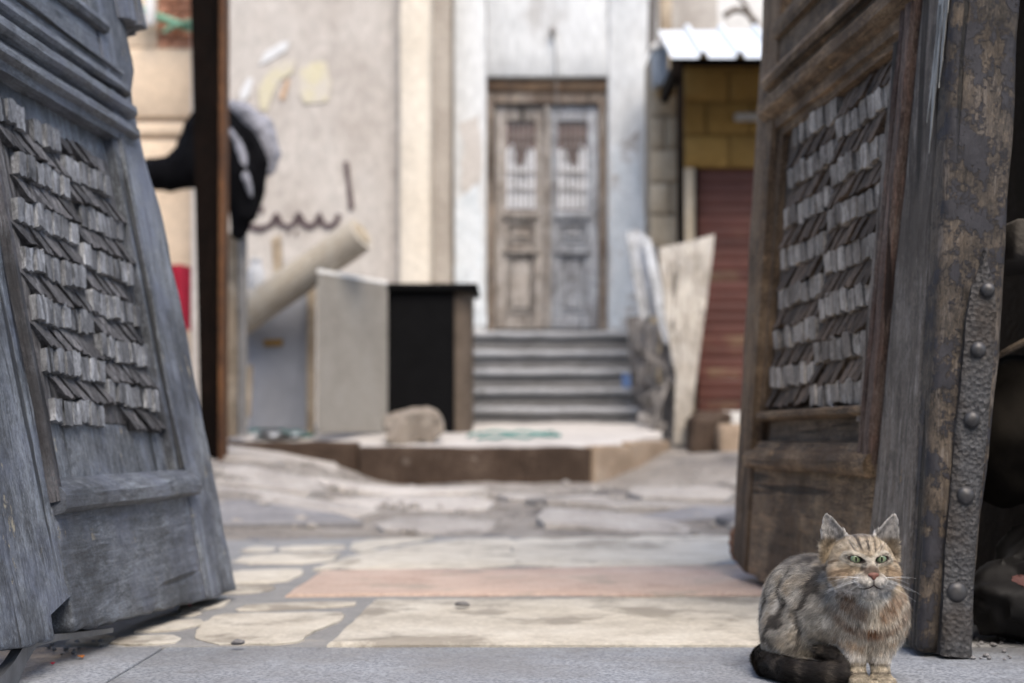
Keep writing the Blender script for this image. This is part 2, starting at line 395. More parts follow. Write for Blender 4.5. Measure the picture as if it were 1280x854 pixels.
MAT['postwood'] = wood('dark brown post', (.007, .004, .003), (.003, .002, .0015), (.006, .0035, .0025), 'z', rough=.75, spec=.05)
MAT['postlit'] = wood('orange sunlit post edge', (.11, .048, .018), (.05, .02, .008), (.14, .06, .022), 'z')  # sunlight on the post's right side, put into the colour
MAT['black'] = plain('black cloth', (.005, .005, .006), .9, 0, .05, var=.4)
MAT['greycloth'] = plain('grey patterned cloth', (.27, .27, .30), .9, var=.5, scale=25)
MAT['cardboard'] = mottled('carpet roll', (.34, .29, .22), (.43, .385, .32), (.50, .475, .43), 9, 60, .9, .6, .006, vary=0)
MAT['greyboard'] = plain('blue grey board', (.235, .245, .275), .7, var=.15, scale=5)
MAT['palewood'] = wood('pale wood', (.44, .36, .26), (.25, .19, .13), (.48, .41, .32), 'z')
MAT['plywood'] = wood('grey plywood', (.46, .42, .36), (.28, .245, .20), (.50, .47, .43), 'z', bump=.3)
MAT['scrap'] = wood('grey scrap wood', (.24, .22, .205), (.085, .075, .068), (.30, .285, .275), 'z')
MAT['taupe'] = mottled('taupe laminate', (.20, .18, .155), (.26, .24, .21), (.31, .29, .26), 5, 45, .6, .2, .003, vary=0)
MAT['whiteedge'] = plain('white edge strip', (.80, .78, .74), .5, var=.08)
MAT['cabblack'] = plain('black cabinet', (.004, .004, .0045), .7, 0, .06, var=.3)
MAT['cabside'] = mottled('brown cabinet side', (.05, .036, .026), (.09, .068, .05), (.14, .11, .085), 6, 40, .6, .2, .003, vary=0)
MAT['rock'] = mottled('tan rock', (.14, .115, .095), (.26, .22, .18), (.40, .36, .315), 12, 60, .9, .8, .01, vary=0)
MAT['teal'] = plain('teal hose', (.06, .20, .18), .5, var=.3)
MAT['green'] = plain('green pipe', (.17, .36, .25), .5, var=.2)
MAT['redbrick'] = mottled('red brick', (.30, .12, .07), (.40, .19, .12), (.48, .27, .19), 8, 50, .9, .5, .005, vary=.3)
MAT['redcloth'] = plain('crimson cloth', (.30, .012, .035), .8, var=.3)
MAT['sheet'] = plain('white plastic sheet', (.52, .54, .57), .9, var=.35, scale=9)
MAT['whiteplank'] = wood('chalky white plank', (.56, .57, .58), (.30, .29, .28), (.60, .62, .64), 'z')
MAT['streetwall'] = mottled('tan street plaster', (.30, .25, .20), (.38, .33, .27), (.45, .40, .34), 1.5, 20, .9, .4, .006, vary=0)
MAT['awning'] = plain('white metal roofing', (.62, .66, .70), .4, 0, .5, var=.04)
MAT['fixture'] = plain('grey fixture', (.30, .28, .26), .5, var=.2)
MAT['bluegrey'] = plain('blue grey meter box', (.26, .30, .35), .6, var=.2)
MAT['bluepot'] = plain('blue enamel', (.16, .25, .45), .35, var=.3)
MAT['gatestone'] = mottled('dark gate stone', (.06, .052, .046), (.10, .09, .08), (.15, .135, .12), 3, 35, .95, .6, .01, vary=.2)  # dark stone colour with random patches
MAT['darkplastic'] = plain('dark crumpled plastic', (.010, .0095, .010), .6, 0, .2, var=.4)
MAT['darkcloth'] = plain('dark brown sack', (.014, .012, .010), .9, 0, .1, var=.4)
MAT['redleaf'] = plain('dry red leaf', (.085, .034, .028), .7, var=.3)
MAT['orange'] = plain('orange scrap', (.45, .17, .05), .7, var=.2)
MAT['redpetal'] = plain('red petal', (.50, .02, .06), .6, var=.2)
MAT['graffiti'] = plain('brown spray paint', (.085, .06, .062), .8, var=.2)
MAT['yellowpaint'] = mottled('yellow paint', (.52, .47, .33), (.57, .52, .37), (.57, .53, .44), 9, 40, .9, .2, .003, vary=0, stain=(.50, .46, .41), stain_at=.46)
MAT['orangepaint'] = plain('orange spray', (.48, .33, .22), .8, var=.15)
MAT['whitepaint'] = plain('white paint smear', (.60, .60, .60), .8, var=.1)
MAT['clay'] = plain('brown clay', (.20, .095, .05), .8, var=.3)
MAT['farwall'] = mottled('pale far plaster', (.55, .53, .50), (.68, .665, .64), (.76, .75, .73), 1.5, 15, .9, .3, .01, vary=0)
MAT['beam'] = wood('grey brown timber', (.15, .115, .085), (.06, .045, .035), (.17, .14, .11), 'x')
MAT['greymetal'] = plain('dull grey strip metal', (.17, .175, .185), .5, .6, .4, var=.35)

# ------------------------------------------------------------------ the ground
def smooth(a, b, x):
    t = min(1, max(0, (x-a)/(b-a))); return t*t*(3-2*t)
def prof(y):
    pts = [(-60, -.03), (5.9, -.03), (7.3, .055), (9.2, .14), (10.2, .30), (11.2, .52), (13, .56), (90, .7)]
    for (a, za), (b, zb) in zip(pts, pts[1:]):
        if y <= b: return za+(zb-za)*max(0, (y-a)/(b-a))
    return pts[-1][1]
def gz(x, y):
    z = prof(y)
    z += .20*smooth(-.55, -1.7, x)*smooth(5.9, 8.4, y)*(1-smooth(9.4, 11, y))
    z += .10*smooth(.6, 1.6, x)*smooth(8.2, 9.2, y)*(1-smooth(9.8, 10.8, y))
    k = smooth(5.8, 7.0, y)*(1-.6*smooth(9, 11, y))
    z += k*(.035*mnoise.noise(Vector((x*1.7, y*1.1, 3)))+.018*mnoise.noise(Vector((x*5, y*3.5, 9)))+.006*mnoise.noise(Vector((x*16, y*12, 5))))
    return z
def axis(lo, fa, fb, hi, fine, coarse):
    a = list(np.arange(lo, fa, coarse))+list(np.arange(fa, fb, fine))+list(np.arange(fb, hi+coarse, coarse)); return a
gx = axis(-60, -4, 5, 60, .06, 4); gy = axis(-60, 5.6, 13, 90, .05, 4)
vv = [(x, y, gz(x, y)) for y in gy for x in gx]; n = len(gx)
ff = [(j*n+i, j*n+i+1, (j+1)*n+i+1, (j+1)*n+i) for j in range(len(gy)-1) for i in range(n-1)]
ground = tag(add('ground', mesh('ground', vv, ff, 180), MAT['ground']), kind='structure')

# granite pavement of the street
pav = tag(G().box(-6, 6, -8, 3.068, -.10, -.022).build('pavement', MAT['cement']), kind='structure')
for x0, x1, y0, y1 in [(-2.2, -.7535, 2.1, 3.066), (-.7465, 1.35, 2.1, 3.066), (1.357, 2.8, 2.1, 3.066), (-3.7, -2.207, 2.1, 3.066),
                       (-1.5, .3, 1.1, 2.093), (.307, 2.1, 1.1, 2.093), (-3.3, -1.507, 1.1, 2.093), (-2.2, -.6, .1, 1.093), (-.593, 1.2, .1, 1.093)]:
    lattice('granite_slab', x0, x1, y0, y1, -.06, 0, .25, .0012, x0*3+y0, MAT['granite'], pav, rnd=.003, freq=3)

# paved threshold: cement bed with irregular stones let into it
floor = tag(lattice('paved_floor', -2.6, 2.4, 3.074, 6.5, -.12, .001, .12, .004, 5, MAT['cement'], freq=4), kind='structure')
def gp(px, py, z=.008):
    Y = (CAM_H-z)*FPX/(py-HYP); return Vector(((px-CXP)/FPX*Y, Y, z))
def stone_outline(pts, seg, amp, seed):
    out = []; k = len(pts)
    for i in range(k):
        a, b = pts[i], pts[(i+1) % k]; m = max(1, int((b-a).length/seg))
        for j in range(m):
            p = a.lerp(b, j/m)
            q = nv(p, 5, seed)*amp+nv(p, 17, seed)*amp*.45
            out.append(Vector((p.x+q.x, p.y+q.y, p.z)))
    return out
def flat_stone(name, pts, th, mat, parent, seed, seg=.12, amp=.012, bev=.006, zf=None):
    o = stone_outline(pts, seg, amp, seed); c = sum(o, Vector())/len(o); k = len(o)
    inn = [p+(c-p).normalized()*bev*(1.2+.6*mnoise.noise(p*8)) for p in o]
    for p in inn: p.z += bev*.6+(zf(p.x, p.y) if zf else .0025*mnoise.noise(p*6))
    mid = [p.lerp(c, .5) for p in inn]
    for p in mid: p.z += .003*mnoise.noise(p*5+Vector((seed, 0, 0)))
    low = [Vector((p.x, p.y, p.z-th)) for p in o]
    v = low+o+inn+mid+[c+Vector((0, 0, bev*.6))]
    f = [(r*k+i, r*k+(i+1) % k, (r+1)*k+(i+1) % k, (r+1)*k+i) for r in range(3) for i in range(k)]
    f += [(3*k+i, 3*k+(i+1) % k, 4*k) for i in range(k)]
    me = mesh(name, v, f, 45)
    bm = bmesh.new(); bm.from_mesh(me); bmesh.ops.recalc_face_normals(bm, faces=bm.faces); bm.to_mesh(me); bm.free()
    return add(name, me, mat, parent)
LS, PK, DK = MAT['limestone'], MAT['pinkstone'], MAT['darkstone']
stones = [
 (LS, [(410,806.5),(466,751),(1060,747),(1190,806.5)], .25), (PK, [(357,745),(400,715),(930,708),(1060,710),(1055,744)], .25),
 (LS, [(405,712),(445,693),(560,675),(646,673),(636,690),(640,710)], .12), (LS, [(652,672),(760,668),(935,670),(930,704),(650,710),(645,690)], .12),
 (LS, [(238,806.5),(262,773),(286,768),(420,765),(422,774),(384,791),(371,806.5)], .1), (LS, [(288,764),(314,756),(440,752),(444,757),(340,763)], .1),
 (LS, [(225,754),(262,745),(284,746),(284,756),(252,762),(222,763)], .1), (LS, [(262,742),(286,732),(341,731),(334,741)], .1),
 (LS, [(260,729),(284,715),(377,710),(377,718),(349,729)], .1), (LS, [(290,705),(306,694),(426,690),(405,704)], .1),
 (LS, [(346,689),(350,683),(429,681),(431,687)], .1), (LS, [(440,688),(440,677),(535,670),(540,674),(482,683),(459,691)], .1),
 (LS, [(300,690),(312,684),(342,684),(338,690)], .1), (LS, [(392,712),(408,705),(440,698),(452,703),(404,713)], .1),
 (LS, [(136,806),(150,796),(205,794),(222,799),(214,806)], .1), (LS, [(165,790),(205,778),(250,774),(252,781),(215,789)], .1),
 (LS, [(205,770),(232,765),(250,766),(240,772)], .1), (LS, [(70,806),(90,797),(130,795),(125,806)], .1),
 (DK, [(452,667),(470,654),(590,652),(575,667)], .14), (DK, [(584,670),(598,653),(730,650),(742,664),(700,668)], .14),
 (LS, [(740,664),(760,655),(850,652),(842,663)], .12), (DK, [(300,676),(320,660),(445,655),(432,671)], .14),
 (LS, [(855,662),(860,652),(980,650),(990,662)], .12), (DK, [(535,650),(545,643),(600,642),(596,650)], .14),
 (LS, [(960,806.5),(1200,806.5),(1400,806.5),(1380,760),(1200,752)], .2) if False else (DK, [(1010,700),(1015,676),(1120,674),(1130,700)], .14),
]
def chaikin(q, n_):
    for _ in range(n_): q = [p for a, b in zip(q, q[1:]+q[:1]) for p in (a.lerp(b, .22), a.lerp(b, .78))]
    return q
for i, (mt, pts, sg) in enumerate(stones):
    if i >= 2:
        q_ = [gp(a, b, .0035+random.uniform(-.001, .002)) for a, b in pts]
        c_ = sum(q_, Vector())/len(q_); q_ = [c_+(p-c_)*1.05 for p in q_]
        for p in q_: p.y = max(p.y, 3.081)
        flat_stone('paving_stone', chaikin(q_, 1), .03, mt, floor, i*1.7, .04, .022, .003); continue
    flat_stone('paving_stone', [gp(a, b, .005) for a, b in pts], .03, mt, floor, i*1.7, min(sg, .07), .012 if i > 3 else .008, .009)
# worn stones lying in the rising dirt beyond the threshold
k = 0
for yy in np.arange(6.75, 9.3, .50):
    x = -2.1+random.uniform(0, .3)
    while x < 2.6:
        w = random.uniform(.55, 1.25); d = random.uniform(.40, .52)
        tl_ = (random.uniform(-.06, .06), random.uniform(-.08, .02)); up_ = random.uniform(.010, .035)
        if random.random() < .9 and not (yy > 8.7 and -1.6 < x < 1.0):
            cx, cy = x+w/2, yy+random.uniform(-.05, .05); pts = []
            for a in np.linspace(0, 2*math.pi, 8, endpoint=False):
                r = random.uniform(.8, 1.08); ex = .5*w*r*math.copysign(abs(math.cos(a))**.7, math.cos(a)); ey = .5*d*r*math.copysign(abs(math.sin(a))**.7, math.sin(a))
                pts.append(Vector((cx+ex, cy+ey, gz(cx+ex, cy+ey)+up_+tl_[0]*ex-tl_[1]*ey)))
            flat_stone('rubble_stone', pts, .06, MAT['darkstone'] if (yy < 7.6 and random.random() < .35) else MAT['dirtstone'], ground, k*2.3, .10, .016, .012); k += 1
        x += w+random.uniform(.02, .07)

rg = random.Random(9); gs = G()          # loose small stones and crumbs on the rising dirt
for j in range(420):
    x, y = rg.uniform(-2.3, 2.6), rg.uniform(6.5, 9.3); r_ = rg.choice([.008, .012, .018, .03])*rg.uniform(.7, 1.4)
    if y > 9.15 and -2.3 < x < .6: continue
    n_ = 6; b_ = len(gs.v); z_ = gz(x, y)+.01
    for rr_, zz_ in ((r_, -.01), (r_*.95, r_*.35), (r_*.45, r_*.75)):
        gs.v += [(x+rr_*math.cos(2*math.pi*q/n_)*rg.uniform(.75, 1.2), y+rr_*math.sin(2*math.pi*q/n_)*rg.uniform(.75, 1.2), z_+zz_*rg.uniform(.8, 1.1)) for q in range(n_)]
    gs.f += [(b_+a*n_+q, b_+a*n_+(q+1) % n_, b_+(a+1)*n_+(q+1) % n_, b_+(a+1)*n_+q) for a in range(2) for q in range(n_)]+[tuple(b_+2*n_+q for q in range(n_))]
tag(gs.build('loose_gravel', MAT['dirtstone'], smooth=False), 'loose small stones strewn over the dirt before the terrace', 'gravel', kind='stuff')

# ------------------------------------------------------------------ the two gate leaves
def leaf(name, hinge, free, zb, lean, side, label):
    u = Vector((free[0]-hinge[0], free[1]-hinge[1], 0)).normalized(); n0 = Vector((0, 0, 1)).cross(u)
    up = (Vector((0, 0, 1))*math.cos(R(lean))+n0*side*math.sin(R(lean))).normalized(); n = up.cross(u)
    e = empty(name, (0, 0, 0), label, 'gate')
    e.matrix_world = Matrix(((u.x, n.x, up.x, hinge[0]), (u.y, n.y, up.y, hinge[1]), (u.z, n.z, up.z, zb), (0, 0, 0, 1)))
    return e
LDR = leaf('wooden_gate_leaf', (-.92, 2.5), (-.80, 3.98), .02, 11.2, 1, 'blue grey weathered carved gate leaf, leaning outwards, missing slats near its foot')
RDR = leaf('wooden_gate_leaf', (.870, 2.92), (.732, 4.47), .02, 3.3, -1, 'brown carved gate leaf behind the cat with a riveted iron strap')
def piece(par, s, name, u0, u1, v0, v1, w0, w1, mat, seg=.05, amp=.003, warp=None, rnd=.006, seed=None, freq=6):
    sd = seed if seed is not None else (u0*7.3+v0*3.7+w1*11+(50 if s > 0 else 0))
    y0, y1 = (w0, w1) if s > 0 else (-w1, -w0)
    return lattice(name, u0, u1, y0, y1, v0, v1, seg, amp, sd, mat, par, warp, rnd, freq)
def moulding(par, s, name, profile, u0, u1, mat, warp=None, vert=False, seg=.06, amp=.0022, seed=0):
    """a run of moulding: profile is (across, proud) pairs; horizontal by default"""
    m = max(2, int((u1-u0)/seg)); v = []; k = len(profile)
    for i in range(m+1):
        u = u0+(u1-u0)*i/m
        for a, w in profile:
            p = Vector((a, s*w, u)) if vert else Vector((u, s*w, a))
            q = nv(p, 9, seed); w_ = nv(p, 40, seed)
            p = p+q*amp+w_*amp*.5
            v.append(warp(p) if warp else p)
    f = [(i*k+j, i*k+j+1, (i+1)*k+j+1, (i+1)*k+j) for i in range(m) for j in range(k-1)]
    f += [tuple(range(k)), tuple(range(m*k, m*k+k))]
    me = mesh(name, v, f, 35)
    bm = bmesh.new(); bm.from_mesh(me); bmesh.ops.recalc_face_normals(bm, faces=bm.faces); bm.to_mesh(me); bm.free()
    return add(name, me, mat, par)

def slat_mesh(name, kind, seed, h, w, s):
    """one carved stave: the pale ones stand proud, the dark ones slope out from top to bottom"""
    rr = random.Random(seed); v = []; NZ, NX = 5, 3
    for k in range(NZ+1):
        t = k/NZ
        for i in range(NX+1):
            x = (i/NX-.5)*w*.82
            if kind == 'light': d = .015+.003*t
            else: d = .020-.015*t
            d -= .0005*(abs(i/NX-.5)*2)**4
            if k in (0, NZ): d -= .0004
            
            z = (t-.5)*h*.97+(.005*rr.uniform(-1, 1) if k in (0, NZ) else 0)
            sl = (.010*(t-.5)) if kind == 'light' else (-.050*(t-.5))
            v.append((x+sl+rr.uniform(-1, 1)*.0012, s*(max(d, .003)+rr.uniform(-1, 1)*.0009), z))
    nb = len(v)
    for k in range(NZ+1):
        for i in range(NX+1):
            a = v[k*(NX+1)+i]; v.append((a[0], -s*.004, a[2]))
    f = []; q = NX+1
    for k in range(NZ):
        for i in range(NX): f.append((k*q+i, k*q+i+1, (k+1)*q+i+1, (k+1)*q+i))
        f.append((k*q, (k+1)*q, nb+(k+1)*q, nb+k*q)); f.append((k*q+NX, nb+k*q+NX, nb+(k+1)*q+NX, (k+1)*q+NX))
    for i in range(NX):
        f.append((i, nb+i, nb+i+1, i+1)); f.append((NZ*q+i, NZ*q+i+1, nb+NZ*q+i+1, nb+NZ*q+i))
    me = mesh(name, v, f, 22)
    bm = bmesh.new(); bm.from_mesh(me); bmesh.ops.recalc_face_normals(bm, faces=bm.faces); bm.to_mesh(me); bm.free()
    return me
def slats(par, s, u0, u1, v0, v1, rows, per, ml, md, warp, missing, first):
    h = (v1-v0)/rows; cw = (u1-u0)/2; w = cw/per
    bank = {k: [slat_mesh('slat', k, q*13+(7 if s > 0 else 0), h, w, s) for q in range(6)] for k in ('light', 'dark')}
    for me in bank['light']: me.materials.append(ml)
    for me in bank['dark']: me.materials.append(md)
    for c in range(2):
        for r in range(rows):
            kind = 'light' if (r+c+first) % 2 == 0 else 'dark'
            for i in range(per):
                if (c, r, i) in missing or (c, r, -1) in missing: continue
                p = Vector((u0+c*cw+(i+.5)*w, 0, v0+(r+.5)*h+(.006 if c else 0)))
                p += Vector((random.uniform(-.002, .002), random.uniform(-.003, .005)*s, random.uniform(-.005, .005)))
                o = add('slat', random.choice(bank[kind]), None, par, warp(p) if warp else p)
                o.rotation_euler = (random.uniform(-.03, .03), random.uniform(-.035, .035), random.uniform(-.05, .05))

# left leaf (its seen face looks to -y of the leaf)
def lw_free(p):
    p = p.copy()
    if p.x > 1.3:
        k = (p.x-1.3)/.17
        p.x += k*(-.085*smooth(.95, 1.30, p.z)+.075*smooth(1.38, 1.5, p.z)+.010*mnoise.noise(Vector((0, 3, p.z*9)))+.004*mnoise.noise(Vector((0, 5, p.z*40))))
    if p.z < .05: p.z += .010*mnoise.noise(Vector((p.x*9, 1, 1)))-.0
    return p
def lw_foot(p):
    p = p.copy(); base = .052-.037*p.x
    if p.z < .12: p.z = p.z+(base+.008*mnoise.noise(Vector((p.x*14, p.y*9, 2)))+.004*mnoise.noise(Vector((p.x*50, p.y*9, 2))))*(1-p.z/.12)
    return p
def lw_hinge(p):
    p = lw_foot(p)
    if p.x > .05: p.x -= (p.x-.05)/.28*(.10*(1-smooth(.085, .105, p.z))+.02*mnoise.noise(Vector((1, 1, p.z*22)))*(1-smooth(.1, .5, p.z)))
    return p
def lw_rail(p):
    p = lw_foot(p)
    if p.x < .6: p.x -= (.6-p.x)/.265*(.055*(1-smooth(.02, .09, p.z))*-.0+.012*mnoise.noise(Vector((4, 1, p.z*24))))
    return p
s = -1
piece(LDR, s, 'hinge_stile', -.12, .331, .0, 3.05, -.07, .036, MAT['lwood_z'], .035, .004, lw_hinge)
piece(LDR, s, 'free_stile', 1.212, 1.47, .0, 3.05, -.07, .035, MAT['lwood_z'], .035, .004, lambda p: lw_free(lw_foot(p)))
piece(LDR, s, 'bottom_rail', .337, 1.208, .0, .30, -.07, .033, MAT['lwood_x'], .03, .0035, lw_rail)
piece(LDR, s, 'panel_board', .30, 1.25, .27, 1.30, -.06, .0, MAT['lwood_z'], .06, .003)
piece(LDR, s, 'slat_bed', .475, 1.175, .47, 1.17, -.02, .003, MAT['lslat_dark'], .06, .002)
piece(LDR, s, 'top_rail', .335, 1.209, 1.25, 1.56, -.068, .030, MAT['lwood_x'], .05, .003)
piece(LDR, s, 'panel_board', .30, 1.25, 1.53, 2.75, -.06, .0, MAT['lwood_z'], .1, .003)
piece(LDR, s, 'top_rail', .335, 1.209, 2.70, 3.05, -.068, .030, MAT['lwood_x'], .1, .003)
moulding(LDR, s, 'moulding', [(.275, .02), (.278, .052), (.285, .062), (.31, .066), (.325, .058), (.336, .044), (.350, .030), (.352, .0)], .338, 1.235, MAT['lwood_x'], seed=2)
moulding(LDR, s, 'bead', [(.332, .0), (.333, .044), (.338, .052), (.352, .053), (.358, .046), (.361, .026), (.385, .022), (.388, .0)], .30, 1.24, MAT['lwood_red'], vert=True, seed=3)
moulding(LDR, s, 'bead', [(1.185, .0), (1.186, .022), (1.205, .028), (1.209, .038), (1.222, .040), (1.226, .0)], .352, 1.24, MAT['lwood_z'], vert=True, seed=4)
moulding(LDR, s, 'cornice_moulding', [(1.228, .0), (1.230, .034), (1.250, .038), (1.253, .050), (1.257, .056), (1.276, .057), (1.281, .050), (1.284, .030), (1.306, .028), (1.309, .050), (1.318, .060),
          (1.336, .061), (1.344, .054), (1.347, .032), (1.366, .030), (1.369, .046), (1.378, .054), (1.394, .052), (1.401, .040), (1.404, .033), (1.428, .036), (1.432, .044), (1.440, .044), (1.445, .02)], .05, 1.325, MAT['lwood_x'], seed=5, amp=.0016)
moulding(LDR, s, 'moulding', [(1.520, .02), (1.523, .046), (1.535, .054), (1.552, .052), (1.558, .030), (1.575, .026), (1.580, .0)], .30, 1.25, MAT['lwood_x'], seed=6)
moulding(LDR, s, 'bead', [(1.155, .0), (1.158, .030), (1.18, .042), (1.205, .046), (1.211, .0)], 1.56, 2.70, MAT['lwood_z'], vert=True, seed=7)
mf = moulding(LDR, s, 'cover_strip', [(1.40, -.05), (1.40, .04), (1.43, .06), (1.47, .066), (1.485, .05), (1.50, .07), (1.545, .068), (1.55, .03), (1.575, .025), (1.575, -.05)], 1.615, 3.0, MAT['lwood_z'], vert=True, seed=8)
slats(LDR, s, .485, 1.165, .455, 1.165, 13, 7, MAT['lslat_light'], MAT['lslat_dark'], lambda p: Vector((p.x-.05*(1-abs(p.x-.82)/.4)*0, p.y, p.z-.03*(p.x-.5)+.015)),
      {(0, 0, 6), (1, 0, 0), (1, 0, 1), (0, 1, 0), (1, 9, 0), (1, 6, 5), (1, 6, 6), (0, 10, 0), (0, 9, 0), (1, 12, 1), (1, 12, 5), (1, 12, 6), (1, 11, 6), (1, 4, 6), (0, 12, 3), (0, 7, 1)}, 0)
# the bent metal strip below the left leaf
pts = [P(-40, 900, 2.40), P(4, 842, 2.58), P(20, 812, 2.66), P(32, 801, 2.70), P(60, 796, 2.80), P(95, 792, 2.93), P(130, 787, 3.06)]
hw_ = [.05, .036, .024, .012, .008, .008, .006]
st = G(); q = pts
for i in range(len(q)-1):
    a, b = q[i], q[i+1]; wa, wb = Vector((0, 0, hw_[i])), Vector((0, 0, hw_[i+1]))
    st.prism([a-wa, a+wa*.6, b+wb*.6, b-wb], (.02, 0, 0))
tag(st.build('metal_strip', MAT['greymetal']), 'bent grey metal strip on the pavement under the blue grey gate leaf', 'metal strip')

# right leaf (its seen face looks to +y of the leaf)
def rk(u): return smooth(.03, .30, u)*(1-smooth(1.28, 1.46, u))
def rw(p):
    p = p.copy(); p.x -= .125*(min(p.z, 1.7)-.45)*rk(p.x); return p
def rw_edge(p):
    p = rw(p)
    if p.x < .12:
        k = 1-p.x/.12
        p.x += k*(.008*mnoise.noise(Vector((0, 2, p.z*7))))
        if p.y < -.02: p.y += -(p.y+.02)*.35*(1-smooth(.0, .7, p.z))
    if p.z < .06: p.z += .012*mnoise.noise(Vector((p.x*12, p.y*8, 7)))
    return p
def rw_foot(p):
    p = rw(p)
    if p.z < .08: p.z += (.010+.016*mnoise.noise(Vector((p.x*7, p.y*8, 4)))+.05*smooth(1.45, 1.6, p.x))*(1-max(p.z, 0)/.08)
    return p
s = 1
ends = piece(RDR, s, 'hinge_post', .0, .075, -.01, 3.05, -.105, .036, MAT['rend'], .03, .0045, rw_edge, .012)
piece(RDR, s, 'hinge_stile', .077, .312, .0, 3.05, -.09, .034, MAT['rstile'], .035, .003, rw_foot)
piece(RDR, s, 'free_stile', 1.415, 1.60, .0, 3.05, -.08, .034, MAT['rwood_z'], .045, .004, rw_foot)
piece(RDR, s, 'bottom_rail', .322, 1.412, .0, .375, -.075, .028, MAT['rwood_x'], .04, .0035, rw_foot)
piece(RDR, s, 'panel_board', .29, 1.44, .34, 1.40, -.065, .0, MAT['rpanel'], .06, .003, rw)
piece(RDR, s, 'top_rail', .318, 1.414, 1.42, 1.72, -.075, .028, MAT['rwood_x'], .05, .003, rw)
piece(RDR, s, 'panel_board', .29, 1.44, 1.70, 2.75, -.065, .0, MAT['rpanel'], .1, .003, rw)
piece(RDR, s, 'top_rail', .318, 1.414, 2.70, 3.05, -.075, .028, MAT['rwood_x'], .1, .003, rw)
moulding(RDR, s, 'frame_strip', [(.324, .0), (.325, .042), (.332, .050), (.365, .052), (.374, .046), (.378, .030), (.392, .028), (.396, .044), (.408, .048), (.414, .042), (.418, .0)], .345, 1.45, MAT['rred'], rw, True, seed=12, amp=.003)
moulding(RDR, s, 'bead', [(.455, .0), (.457, .020), (.465, .028), (.485, .030), (.492, .022), (.494, .0)], .47, 1.345, MAT['rstile'], rw, True, seed=13)
moulding(RDR, s, 'frame_strip', [(1.375, .0), (1.378, .020), (1.392, .026), (1.396, .046), (1.425, .052), (1.436, .044), (1.438, .0)], .345, 1.47, MAT['rwood_z'], rw, True, seed=14)
moulding(RDR, s, 'bottom_moulding', [(.338, .0), (.340, .046), (.350, .056), (.372, .060), (.390, .052), (.396, .036), (.418, .026), (.424, .0)], .325, 1.436, MAT['rwood_x'], rw, seed=15, amp=.003)
moulding(RDR, s, 'ledge', [(.482, .0), (.483, .030), (.490, .040), (.502, .042), (.508, .034), (.510, .0)], .43, 1.375, MAT['rwood_x'], rw, seed=16)
moulding(RDR, s, 'cornice_moulding', [(1.335, .0), (1.338, .022), (1.356, .026), (1.360, .038), (1.392, .040), (1.398, .060), (1.412, .074), (1.440, .078), (1.452, .066), (1.456, .046), (1.486, .044),
          (1.492, .064), (1.512, .072), (1.530, .066), (1.536, .044), (1.556, .040), (1.560, .0)], .325, 1.436, MAT['rwood_x'], rw, seed=17, amp=.003)
moulding(RDR, s, 'moulding', [(1.64, .0), (1.642, .044), (1.66, .052), (1.69, .05), (1.70, .03), (1.73, .02), (1.732, .0)], .33, 1.42, MAT['rwood_x'], rw, seed=18)
slats(RDR, s, .505, 1.345, .515, 1.330, 14, 7, MAT['rslat_light'], MAT['rslat_dark'], rw, {(0, 11, 0), (1, 3, 5)}, 0)
# iron strap on the hinge end, with its bolts
def strap():
    v = []; f = []; zs = [-.012, .02, .06, .12, .2, .3, .4, .5, .6, .68, .74, .79, .825]
    for z in zs:
        c = -.034-.020*smooth(0, .8, z); hw = .031*(1-smooth(.70, .826, z))+.001
        th = .014+.018*(1-smooth(.02, .12, z))
        for a, d in ((-1, .0), (-1, .7), (-.7, 1), (0, 1.12), (.7, 1), (1, .7), (1, 0)):
            p = Vector((-th*d-.002, c+a*hw, z)); p += nv(p, 60, 3)*.0025; p.x += -.004*mnoise.noise(p*120)
            v.append(p)
    k = 7
    f = [(i*k+j, i*k+j+1, (i+1)*k+j+1, (i+1)*k+j) for i in range(len(zs)-1) for j in range(k-1)]+[tuple(range(k))]
    me = mesh('iron_strap', v, f, 60); bm = bmesh.new(); bm.from_mesh(me)
    bmesh.ops.subdivide_edges(bm, edges=bm.edges, cuts=2, use_grid_fill=True)
    for q in bm.verts: q.co += nv(q.co, 75, 8)*.0016
    bmesh.ops.recalc_face_normals(bm, faces=bm.faces); bm.to_mesh(me); bm.free()
    return add('iron_strap', me, MAT['iron'], RDR)
sp = strap()
for y, z, r in [(-.060, .739, .013), (-.047, .616, .014), (-.042, .472, .015), (-.038, .317, .016), (-.031, .119, .018)]:
    g = G(); n_ = 12
    g.lathe([(r*1.15, 0), (r*1.2, .006), (r*1.08, .012), (r*.7, .017), (r*.15, .019)], n_)
    g.v = [(-c-.012, y+a, z+b) for a, b, c in g.v]
    g.v = [tuple(Vector(p)+nv(p, 90, z*5)*.0015) for p in g.v]
    g.build('bolt', MAT['bolt'], sp)
# white drip of paint on the stile
def drip(cl, seed):
    a_, b_ = [], []
    for (u_, v_, w_) in cl:
        k_ = .004*mnoise.noise(Vector((seed, v_*30, 0)))+.003*mnoise.noise(Vector((seed, v_*90, 2)))
        a_.append(Vector((u_-w_+k_, .0415, v_))); b_.append(Vector((u_+w_+k_*.4, .0415, v_)))
    G().prism([rw(p) for p in a_+b_[::-1]], (0, .0020, 0)).build('paint_drip', MAT['drip'], RDR, smooth=False)
def run(u0, u1, v0, v1, w0, seed, n_=26):
    return [(u0+(u1-u0)*t**1.4, v0+(v1-v0)*t, max(.0012, w0*(1-t**3))*(1+.35*mnoise.noise(Vector((seed, t*14, 5))))) for t in np.linspace(0, 1, n_)]
drip(run(.040, .088, 1.75, 1.03, .026, 1), 1); drip(run(.066, .125, 1.34, 1.10, .012, 2), 2); drip(run(.016, .045, 1.5, 1.16, .011, 3), 3)
